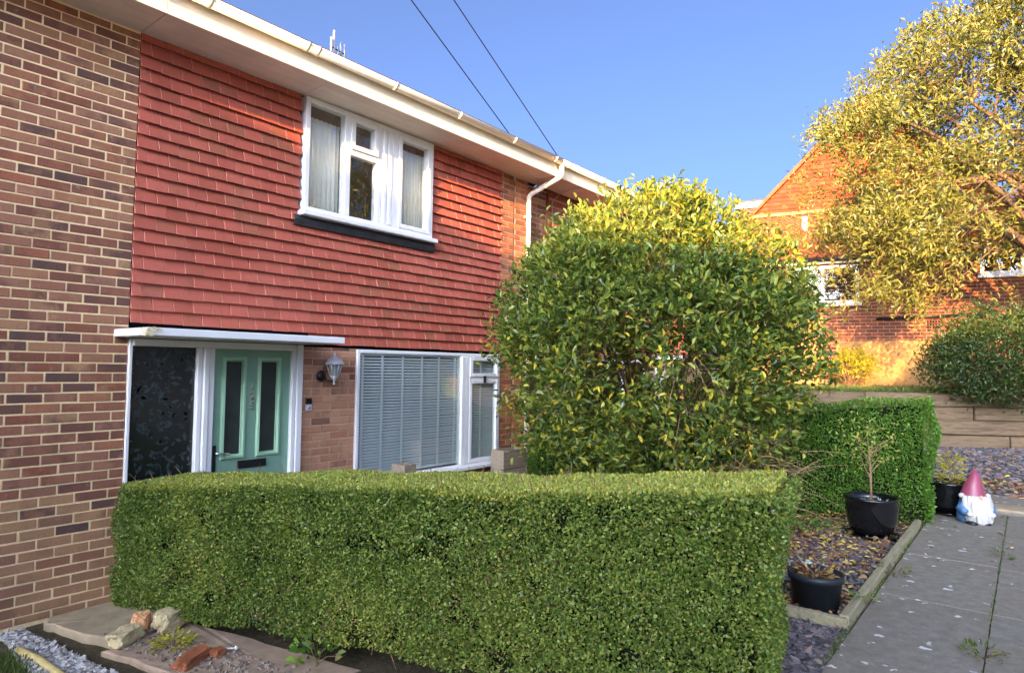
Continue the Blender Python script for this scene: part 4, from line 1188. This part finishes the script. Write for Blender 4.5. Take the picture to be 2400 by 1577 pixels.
# ------------------------------------------------------------------ unseen house behind the viewer, put in to shade the garden
OH = thing('shading_house', 'unseen brick house behind the viewer, roof shaped to shade the garden', 'house', (-13, -8.8, .3))
m = MB(); m.box(-4.2, 4.2, -6.2, 6.2, -.6, 4.4); m.build('wall', M['farbrick'], OH)
m = MB(); zr = 6.92
for (ya, yb, top) in ((-6.5, -1.6, zr), (-1.6, 2.2, zr - .72), (2.2, 6.5, zr)):      # middle ridge lowered so the sun reaches the bush top
    e = top - 2.42
    m.add([(-4.7, ya, e), (4.7, ya, e), (0, ya, top), (-4.7, yb, e), (4.7, yb, e), (0, yb, top)], [(0, 1, 2), (3, 5, 4), (0, 2, 5, 3), (1, 4, 5, 2), (0, 3, 4, 1)])
m.build('roof', M['rtile'], OH)
for yy in (-4, 0, 4):
    for zz in (.9, 3.1):
        m = MB(); m.bbox(4.17, 4.26, yy - .7, yy + .7, zz, zz + 1.2, b=.01); wq = m.build('window', M['upvc'], OH)
        boxo('pane', M['obscure'], wq, 4.25, 4.268, yy - .62, yy + .62, zz + .08, zz + 1.12)

# trees across the path that mirror in the upper window
big_tree('tall golden tree across the path, mirrored in the upper window', (14.5, -14, .3), (14.5, -14, 6.2), (3.4, 3.4, 4.4), 1500, .16, 12, M['leaf_tree'], 41.0, 'street_tree', .2, 'trees across the path')
big_tree('broad golden tree across the path, further along', (21, -15, .3), (21, -15, 6.2), (4.0, 3.8, 4.8), 1500, .18, 12, M['leaf_tree'], 51.0, 'street_tree', .22, 'trees across the path')

# ------------------------------------------------------------------ garden bed: slate, leaves, edging
def chips(name, label, cat, n, fx, size, mat, flat=.3, lift=.0, tmax=1.0):
    P = fx(n); n = len(P)
    base = np.array([[-1, -1, -1], [1, -1, -1], [1, 1, -1], [-1, 1, -1], [-1, -1, 1], [1, -1, 1], [1, 1, 1], [-1, 1, 1]], float) * .5
    q = base[None] * rng.uniform(.6, 1.4, (n, 8, 1)) * np.array([1, .7, flat])[None, None] * (size * rng.uniform(.55, 1.3, n))[:, None, None]
    th = rng.uniform(0, 6.28, n); tx = rng.normal(0, .3, n); ty = rng.normal(0, .3, n)
    c, s = np.cos(th), np.sin(th)
    x = q[:, :, 0] * c[:, None] - q[:, :, 1] * s[:, None]; y = q[:, :, 0] * s[:, None] + q[:, :, 1] * c[:, None]
    z = q[:, :, 2] + x * tx[:, None] + y * ty[:, None]
    V = np.stack([x, y, z], -1) + P[:, None, :]
    b = np.arange(n)[:, None] * 8
    F = np.concatenate([b + np.array([f]) for f in ((0, 3, 2, 1), (4, 5, 6, 7), (0, 1, 5, 4), (1, 2, 6, 5), (2, 3, 7, 6), (3, 0, 4, 7))], 0)
    t = rng.random(n) * tmax
    o = add_mesh(name, raw_mesh(name, V.reshape(-1, 3), F, mat, np.tile(t, 6)))
    return tag(o, label, cat, kind='stuff')
def rect_pts(x0, x1, y0, y1, dz=0.0):
    def f(n):
        x = rng.uniform(x0, x1, n); y = rng.uniform(y0, y1, n); return np.column_stack([x, y, TZ(x, y) - .02 + dz + rng.random(n) * .015])
    return f
chips('slate_chippings', 'grey slate chippings beside the end of the foreground hedge', 'slate', 4200, rect_pts(2.9, 4.12, -4.79, -4.1), .034, M['slate'], .25)
chips('slate_chippings', 'purple slate chippings under leaves in the timber-edged bed', 'slate', 6000, rect_pts(4.15, 7.1, -4.72, -3.3), .032, M['slate'], .25)
def slope_pts(n):
    x = rng.uniform(9.55, 13.4, n); y = rng.uniform(-8.5, -3.2, n); k = ((x - 12.7) * .866 + (y + 4.6) * .5) < -.02
    x, y = x[k], y[k]; return np.column_stack([x, y, TZ(x, y) - .015 + rng.random(len(x)) * .02])
chips('slate_chippings', 'purple slate chippings on the slope below the sleeper wall', 'slate', 16000, slope_pts, .05, M['slate'], .25)

def litter(label, n, x0, x1, y0, y1, size, grp='fallen leaves'):
    x = rng.uniform(x0, x1, n); y = rng.uniform(y0, y1, n)
    C = np.column_stack([x, y, TZ(x, y) + .006 + rng.random(n) * .018])
    A = rng.normal(size=(n, 3)) * np.array([1, 1, .18]); N = np.array([0, 0, 1.]) + rng.normal(size=(n, 3)) * .35
    L = size * rng.uniform(.6, 1.4, n)
    o = add_mesh('fallen_leaves', leaf_mesh('fallen_leaves', C, A, N, L, L * .5, rng.random(n), M['litter'], fold=.3))
    tag(o, label, 'leaves', grp, 'stuff')
litter('brown and yellow fallen leaves in the timber-edged bed', 2300, 4.15, 7.3, -4.74, -3.3, .045)
litter('brown fallen leaves along the foot of the slate slope', 900, 9.5, 10.5, -8, -4.4, .07)
litter('few fallen leaves on the slate slope', 150, 10.3, 12.3, -6.5, -4.4, .06)
litter('few stray leaves on the path', 26, 5.2, 9.3, -5.6, -4.85, .035)

ED = thing('timber_edging', 'mossy timber board edging between the leafy bed and the path', 'edging', (4.14, -4.78, .4))
m = MB(); m.bbox(0, 3.15, -.005, .045, -.06, .075, b=.006)
for i, v in enumerate(m.v): m.v[i] = (v[0], v[1] + random.gauss(0, .003), v[2] + random.gauss(0, .003))
m.build('board', M['edge_wood'], ED)
m = MB(); m.bbox(-.055, -.005, -.005, .50, -.06, .072, b=.005); m.build('board', M['edge_wood'], ED)

# moss and weeds along the joint
def weed(name, label, cat, base, n, r, h, leaf, mat, aspect=.5, grp=None, tmin=0.0):
    a = rng.uniform(0, 6.28, n); rr = r * np.sqrt(rng.random(n)); z = h * rng.random(n)
    C = np.column_stack([base[0] + rr * np.cos(a), base[1] + rr * np.sin(a), base[2] + z])
    A = np.column_stack([np.cos(a), np.sin(a), rng.uniform(.1, 1.0, n)]) + rng.normal(size=(n, 3)) * .3
    N = np.array([0, 0, 1.]) + rng.normal(size=(n, 3)) * .5
    L = leaf * rng.uniform(.6, 1.3, n)
    Tt = thing(name, label, cat, base, group=grp)
    local(add_mesh('leaves', leaf_mesh('leaves', C, A, N, L, L * aspect, tmin + (1 - tmin) * rng.random(n), mat), Tt, 'stuff'), Tt)
    m = MB()
    for i in range(max(5, n // 14)):
        j = random.randrange(n); m.tube([(base[0], base[1], base[2] - .02), tuple(C[j] * .5 + np.array(base) * .5 + np.array([0, 0, .01])), tuple(C[j])], .0022, 4, False)
    local(m.build('stems', M['twig'], Tt), Tt)
    return Tt
weed('moss_tuft', 'low mossy tuft on the edging near its front corner', 'moss', (4.55, -4.80, .46), 60, .09, .03, .02, M['leaf_privet'])
weed('moss_tuft', 'dry tuft growing against the middle of the edging', 'moss', (5.35, -4.84, .43), 70, .10, .06, .03, M['grass'], .3)
weed('crack_weed', 'small weed in the path joint near the gnome', 'weed', (6.45, -5.41, .42), 26, .06, .06, .04, M['grass'], .25)
weed('crack_weed', 'small green weed in the path joint at the bottom right', 'weed', (4.15, -5.41, .42), 60, .10, .04, .035, M['grass'], .3)
weed('bed_plant', 'small pale grey-leaved plant beside the foreground hedge', 'plant', (4.75, -4.40, .42), 70, .12, .14, .05, M['leaf_pale'])
weed('bed_plant', 'bright green ground plant at the foot of the far hedge', 'plant', (6.45, -4.0, .38), 160, .26, .10, .05, M['leaf_privet'])

# ------------------------------------------------------------------ pots and their plants
M['glaze'] = m_plain('black_glaze', (.006, .006, .007), .12, .2, 10, .6)
M['plastic'] = m_plain('dark_plastic_pot', (.018, .024, .03), .45, .2, 10, .4)
M['compost'] = m_plain('compost', srgb(120, 108, 66), .98, .4, 30, .05, bump=.8)
def pot(label, loc, r, h, glazed=True, saucer=True):
    P_ = thing('plant_pot', label, 'pot', loc, group='black plant pots beside the path')
    m = MB()
    if glazed: prof = [(r * .62, .02), (r * .80, h * .18), (r * .95, h * .45), (r * 1.0, h * .78), (r * .98, h * .9), (r * 1.04, h * .94), (r * 1.04, h), (r * .93, h), (r * .88, h * .9), (r * .86, h * .84)]
    else: prof = [(r * .82, .0), (r * .95, h * .80), (r * 1.03, h * .81), (r * 1.04, h), (r * .97, h), (r * .93, h * .8)]
    m.lathe(prof, 36); m.build('body', M['glaze'] if glazed else M['plastic'], P_)
    m = MB(); m.lathe([(.01, h * .84), (r * .5, h * .86), (r * .87, h * .85)], 20); m.build('compost', M['compost'], P_)
    if saucer:
        m = MB(); m.lathe([(r * .7, 0), (r * .95, .03), (r * 1.0, .032), (r * .93, .02), (r * .6, .019)], 32); m.build('saucer', M['glaze'], P_)
    return P_
pot('glossy black pot on a saucer in the leafy bed', (6.52, -4.50, .42), .212, .35)
pot('glossy black pot standing behind the gnome', (8.10, -4.94, .424), .215, .33)
pot('dark plastic tub by the end of the foreground hedge', (4.36, -4.56, .415), .155, .215, False, False)
m = MB(); m.tube([(0, 0, 0), (.01, .005, .3), (-.02, .01, .5)], [.012, .009, .006], 6); 
for i in range(14): limb(m, (-.01, .008, random.uniform(.2, .48)), (random.gauss(0, .11), random.gauss(0, .11), random.uniform(.38, .72)), .005, .002, .1, 4, 4)
PS = thing('potted_shrub', 'thin leggy shrub growing in the pot on the saucer', 'plant', (6.52, -4.50, .71))
m.build('stems', M['twig'], PS)
n = 260; a = rng.normal(size=(n, 3)) * np.array([.12, .12, .12]) + np.array([0, 0, .54])
add_mesh('leaves', leaf_mesh('leaves', a, rng.normal(size=(n, 3)), np.array([0, 0, 1.]) + rng.normal(size=(n, 3)) * .5, rng.uniform(.025, .045, n), rng.uniform(.014, .022, n), .4 + .6 * rng.random(n), M['leaf_box']), PS, 'stuff')
weed('potted_plant', 'yellow-green leafy plant in the pot behind the gnome', 'plant', (8.12, -4.96, .72), 150, .10, .30, .055, M['leaf_gold'], .3)
weed('potted_plant', 'withered plant in the dark plastic tub', 'plant', (4.34, -4.56, .60), 60, .10, .05, .05, M['litter'], .4)
weed('potted_plant', 'low pale green seedlings in the pot on the saucer', 'plant', (6.50, -4.56, .71), 70, .14, .03, .03, M['leaf_pale'], .3)

# ------------------------------------------------------------------ gnome
GN = thing('garden_gnome', 'garden gnome with tall pink hat, long white beard and blue coat', 'gnome', (7.80, -5.16, .421), R(-58))
# faces local -y after rotation; body
M['g_hat'] = m_plain('gnome_pink', srgb(146, 68, 88), .32, .12, 14, .5)
M['g_white'] = m_plain('gnome_white', srgb(204, 202, 196), .6, .06, 30, .3)
M['g_blue'] = m_plain('gnome_blue', srgb(70, 108, 146), .45, .2, 14, .4)
M['g_skin'] = m_plain('gnome_skin', srgb(214, 160, 140), .5, .08, 14, .4)
M['g_dark'] = m_plain('gnome_boot', (.02, .02, .022), .4, .2, 14, .4)
m = MB(); m.lathe([(.10, 0), (.128, .012), (.132, .07), (.118, .16), (.098, .235), (.08, .27)], 28, (0, .02, 0), True, 1.0, .82); m.build('body', M['g_blue'], GN)
m = MB(); m.lathe([(.104, .238), (.108, .258), (.098, .29), (.074, .36), (.05, .43), (.028, .48), (.012, .507), (.004, .512)], 28)
for i, v in enumerate(m.v):
    k = max(0, (v[2] - .25) / .26); m.v[i] = (v[0] + .03 * k * k, v[1] + .012 * math.sin(v[2] * 40) * k, v[2])
m.build('hat', M['g_hat'], GN)
# beard: combed strands as one wavy shell
V = []; Fq = []; nu, nv = 28, 12
for j in range(nv + 1):
    t = j / nv; z = .265 - .262 * t
    w = .112 * (1 - .12 * t) + .02 * math.sin(t * 3)
    if t > .9: w *= 1 - (t - .9) * 1.5
    for i in range(nu + 1):
        a = -1.25 + 2.5 * i / nu
        rp = .005 * math.sin(i * 2.6 + t * 2.2) + .004 * math.sin(i * 4.3 - t * 5)
        V.append((math.sin(a) * (w + rp) + .03 * t * t, -(math.cos(a)) * (.10 + .035 * math.sin(t * math.pi) + rp) - .012, z))
for j in range(nv):
    for i in range(nu):
        b = j * (nu + 1) + i; Fq.append((b, b + 1, b + nu + 2, b + nu + 1))
o = add_mesh('beard', raw_mesh('beard', V, Fq, M['g_white'], smooth=True), GN); sm = o.modifiers.new('t', 'SOLIDIFY'); sm.thickness = .02
m = MB()
for s_ in (-1, 1): m.lathe([(.004, -.024), (.02, -.016), (.026, 0), (.02, .016), (.004, .024)], 12, (s_ * .118, -.03, .262))
m.build('hair', M['g_white'], GN)
m = MB(); m.lathe([(.004, -.024), (.020, -.014), (.026, 0), (.020, .014), (.004, .024)], 14, (-.0, -.128, .258)); m.build('nose', M['g_skin'], GN)
for s_ in (-1, 1):
    m = MB(); m.tube([(s_ * .085, -.02, .20), (s_ * .135, -.045, .14), (s_ * .115, -.11, .105)], [.034, .038, .03], 10); m.build('arm', M['g_blue'], GN)
    m = MB(); m.lathe([(.004, -.024), (.022, -.014), (.028, 0), (.022, .014), (.004, .024)], 12, (s_ * .10, -.132, .10)); m.build('mitten', M['g_white'], GN)
    m = MB(); m.lathe([(.045, 0), (.05, .012), (.03, .03), (.004, .036)], 14, (s_ * .06, -.085, 0), True, 1.0, 1.3); m.build('boot', M['g_dark'], GN)

# ------------------------------------------------------------------ timber planters by the window
def planter(label, loc, L, D_, h):
    P_ = thing('timber_planter', label, 'planter', loc, group='timber planters under the window')
    hb = h / 4
    for i in range(4):
        for (x0, x1, y0, y1) in ((0, L, 0, .035), (0, L, D_ - .035, D_), (0, .035, .036, D_ - .036), (L - .035, L, .036, D_ - .036)):
            m = MB(); m.bbox(x0, x1, y0, y1, i * hb, (i + 1) * hb - .006, b=.004)
            for q, v in enumerate(m.v): m.v[q] = (v[0], v[1] + random.gauss(0, .0015), v[2] + random.gauss(0, .0015))
            m.build('board', M['timber'], P_)
    boxo('soil', M['soil'], P_, .04, L - .04, .04, D_ - .04, 0, h - .06)
planter('grey timber planter standing under the right end of the lower window', (5.899, -.80, 0), .44, .20, .893)
planter('grey timber planter mostly hidden behind the foreground hedge', (4.36, -.80, 0), .16, .19, .893)

# ------------------------------------------------------------------ corner at the bottom left
def rock(name, label, cat, loc, size, mat, seed, rz=0.0, n=2, rough=.22, grp=None):
    import bmesh
    bm = bmesh.new(); bmesh.ops.create_icosphere(bm, subdivisions=4, radius=1.0)
    for v in bm.verts:
        p = v.co.copy(); q = Vector((max(-.72, min(.72, p.x)), max(-.72, min(.72, p.y)), max(-.66, min(.62, p.z))))
        k = 1 + rough * mnoise.noise(p * 1.4 + Vector((seed, 0, 0))) + rough * .5 * mnoise.noise(p * 4 + Vector((0, seed, 0))) + rough * .3 * mnoise.noise(p * 11 + Vector((0, seed, 3)))
        v.co = Vector((q.x * k * size[0] / 1.44, q.y * k * size[1] / 1.44, q.z * k * size[2] / 1.28))
    me = bpy.data.meshes.new(name); bm.to_mesh(me); bm.free(); me.materials.append(mat)
    zmin = min(v.co.z for v in me.vertices)
    o = bpy.data.objects.new(name, me); link(o); o.location = (loc[0], loc[1], loc[2] - zmin - .008); o.rotation_euler = (0, 0, rz)
    return tag(o, label, cat, grp)
def slabby(name, label, cat, poly, z0, z1, mat, jag=.02, sub=6):
    pts = []
    n = len(poly)
    for i in range(n):
        a, b = poly[i], poly[(i + 1) % n]
        for j in range(sub):
            t = j / sub; pts.append((a[0] + (b[0] - a[0]) * t + random.gauss(0, jag), a[1] + (b[1] - a[1]) * t + random.gauss(0, jag)))
    m = MB(); k = len(pts); cx = sum(p[0] for p in pts) / k; cy = sum(p[1] for p in pts) / k
    v = [(x, y, z0) for x, y in pts] + [(x, y, z1 - .012) for x, y in pts] + [(cx + (x - cx) * .97, cy + (y - cy) * .97, z1 + random.gauss(0, .002)) for x, y in pts] + [(cx, cy, z1)]
    f = [(i, (i + 1) % k, k + (i + 1) % k, k + i) for i in range(k)] + [(k + i, k + (i + 1) % k, 2 * k + (i + 1) % k, 2 * k + i) for i in range(k)] + [(2 * k + i, 2 * k + (i + 1) % k, 3 * k) for i in range(k)]
    m.add(v, f); o = m.build(name, mat); return tag(o, label, cat)
slabby('concrete_slab', 'broken grey concrete slab against the brick wall at the hedge end', 'slab', [(1.59, -.26), (1.62, -.10), (2.20, -.06), (2.30, -.78), (1.80, -.93)], -.04, .035, M['concrete'], .012)
slabby('concrete_strip', 'rough pinkish concrete strip along the foot of the foreground hedge', 'concrete', [(1.70, -.92), (2.26, -.80), (2.60, -2.4), (2.75, -3.3), (2.2, -3.4), (1.95, -2.2)], -.05, .012, M['concrete_p'], .009, 10)
rock('rubble_stone', 'rounded grey stone lying left on the concrete slab', 'stone', (1.83, -.92, .02), (.20, .12, .085), M['stone'], 3.0, .5, grp='rubble beside the hedge')
rock('rubble_stone', 'pale orange stone wedged between two grey stones', 'stone', (1.97, -.80, .03), (.13, .10, .10), M['stone_o'], 8.0, .9, grp='rubble beside the hedge')
rock('rubble_stone', 'flat greenish grey stone leaning at the hedge foot', 'stone', (2.13, -.90, .02), (.20, .14, .12), M['stone'], 13.0, .3, grp='rubble beside the hedge')
rock('broken_brick', 'broken red brick on the concrete at the bottom edge', 'brick', (1.99, -1.52, .01), (.24, .10, .06), M['redbrick'], 18.0, .45, grp='rubble beside the hedge')
rock('broken_brick', 'small red brick fragment beside the larger broken brick', 'brick', (2.13, -1.56, .01), (.08, .06, .05), M['redbrick'], 23.0, .2, grp='rubble beside the hedge')
weed('green_weed', 'bright green weed growing on the concrete before the hedge', 'weed', (2.0, -1.22, .02), 110, .13, .06, .035, M['leaf_gold'], .5, None, 0.0)
weed('ivy_plant', 'small bright ivy plant at the foot of the hedge', 'ivy', (2.47, -2.12, .03), 50, .14, .12, .06, M['leaf_privet'], .8)
m = MB(); pts = [(2.06 + .022 * i, -1.42 - .021 * i, .035) for i in range(9)]
m.tube(pts, .006, 6)
for i in (0, 3, 5, 8): m.lathe([(.004, -.012), (.011, -.004), (.011, .004), (.004, .014)], 8, pts[i])
tag(m.build('plastic_strip', M['upvc']), 'thin white plastic strip with knobs lying on the concrete', 'strip')
# drain channel
DR = thing('drain_channel', 'dark drainage channel between white gravel and concrete', 'drain', (0, 0, 0))
m = MB(); m.add([(1.50, -.05, -.06), (1.60, -.05, -.06), (1.86, -1.9, -.05), (1.74, -1.9, -.05)], [(0, 3, 2, 1)]); m.build('bed', M['black'], DR)
for i in range(3):
    y = -1.22 - i * .2; x = 1.63 + (-y - .1) * .14 + .02
    m = MB(); m.bbox(x - .01, x + .15, y - .18, y, -.045, -.02, b=.005); m.build('cover', m_plain('dark_green_cover', (.012, .022, .022), .35, .2, 9), DR)
def gravel_pts(n):
    y = rng.uniform(-1.9, -.10, n); x = 1.40 + rng.random(n) * (.10 + (-y - .1) * .13 + .04) - .06
    k = (y > -.35) & (x < 1.36)
    return np.column_stack([x, y, -.025 + rng.random(n) * .02])[~k]
chips('white_gravel', 'white gravel strip at the bottom left beside the drain', 'gravel', 3600, gravel_pts, .026, M['gravel'], .75)
m = MB(); m.tube([(1.36, -.50, .005), (1.395, -.75, .008), (1.42, -1.1, .0), (1.45, -1.6, .0)], .024, 10)
tag(m.build('edging_log', M['log']), 'timber lawn edging with yellow light in its colour in the bottom left corner', 'edging')
def blades(name, label, n, fx, h, tmax=1.0):
    C = fx(n); n = len(C)
    A = np.array([0, 0, 1.]) + rng.normal(size=(n, 3)) * .35; N = rand_dirs(n)
    L = h * rng.uniform(.5, 1.3, n)
    o = add_mesh(name, leaf_mesh(name, C, A, N, L, L * 0 + .006, rng.random(n) * tmax, M['grass'], small=True)); tag(o, label, 'grass', kind='stuff')
blades('lawn_grass', 'short green grass in the bottom left corner', 5000, lambda n: np.column_stack([rng.uniform(.7, 1.37, n), rng.uniform(-1.7, -.42, n), np.full(n, -.03)]), .06, .7)
def bank_pts(n):
    s = rng.uniform(-4.5, 6, n); o = .14 + rng.random(n) ** 1.5 * 2.8
    p = np.array([SW0.x, SW0.y])[None] + np.array([SWA.x, SWA.y])[None] * s[:, None] - np.array([SWN.x, SWN.y])[None] * o[:, None]
    return np.column_stack([p, np.full(n, 1.54)])
blades('bank_grass', 'rough grass on top of the bank behind the sleeper wall', 16000, bank_pts, .10)

def crumb_pts(n):
    t = rng.random(n); x = 1.72 + .30 * rng.random(n) + t * .45; y = -.75 - t * 1.9 + rng.normal(0, .08, n)
    return np.column_stack([x, y, np.where(y > -.92, .036, .014) + rng.random(n) * .004])
chips('grit', 'small crumbs and grit scattered over the concrete beside the hedge', 'grit', 700, crumb_pts, .016, m_chips('grit_crumb', [(0, (.14, .10, .07)), (.5, (.32, .26, .2)), (.85, (.5, .42, .32)), (1, (.42, .2, .12))]), .7)
def joint_pts(n):
    x = rng.uniform(3.4, 8.4, n); k = rng.random(n) < .5 + .5 * np.sin(x * 4.1) * np.sin(x * 1.7)
    x = x[k]; return np.column_stack([x, np.full(len(x), -5.413) + rng.normal(0, .006, len(x)), np.full(len(x), .415)])
blades('joint_moss', 'moss and grass growing along the path joint', 420, joint_pts, .022, .8)
def edge_pts(n):
    x = rng.uniform(3.4, 7.4, n); k = rng.random(n) < .45 + .5 * np.sin(x * 5.3)
    x = x[k]; return np.column_stack([x, np.full(len(x), -4.795) + rng.normal(0, .01, len(x)), np.full(len(x), .418)])
blades('edge_moss', 'moss and grass along the foot of the timber edging', 900, edge_pts, .03, .9)
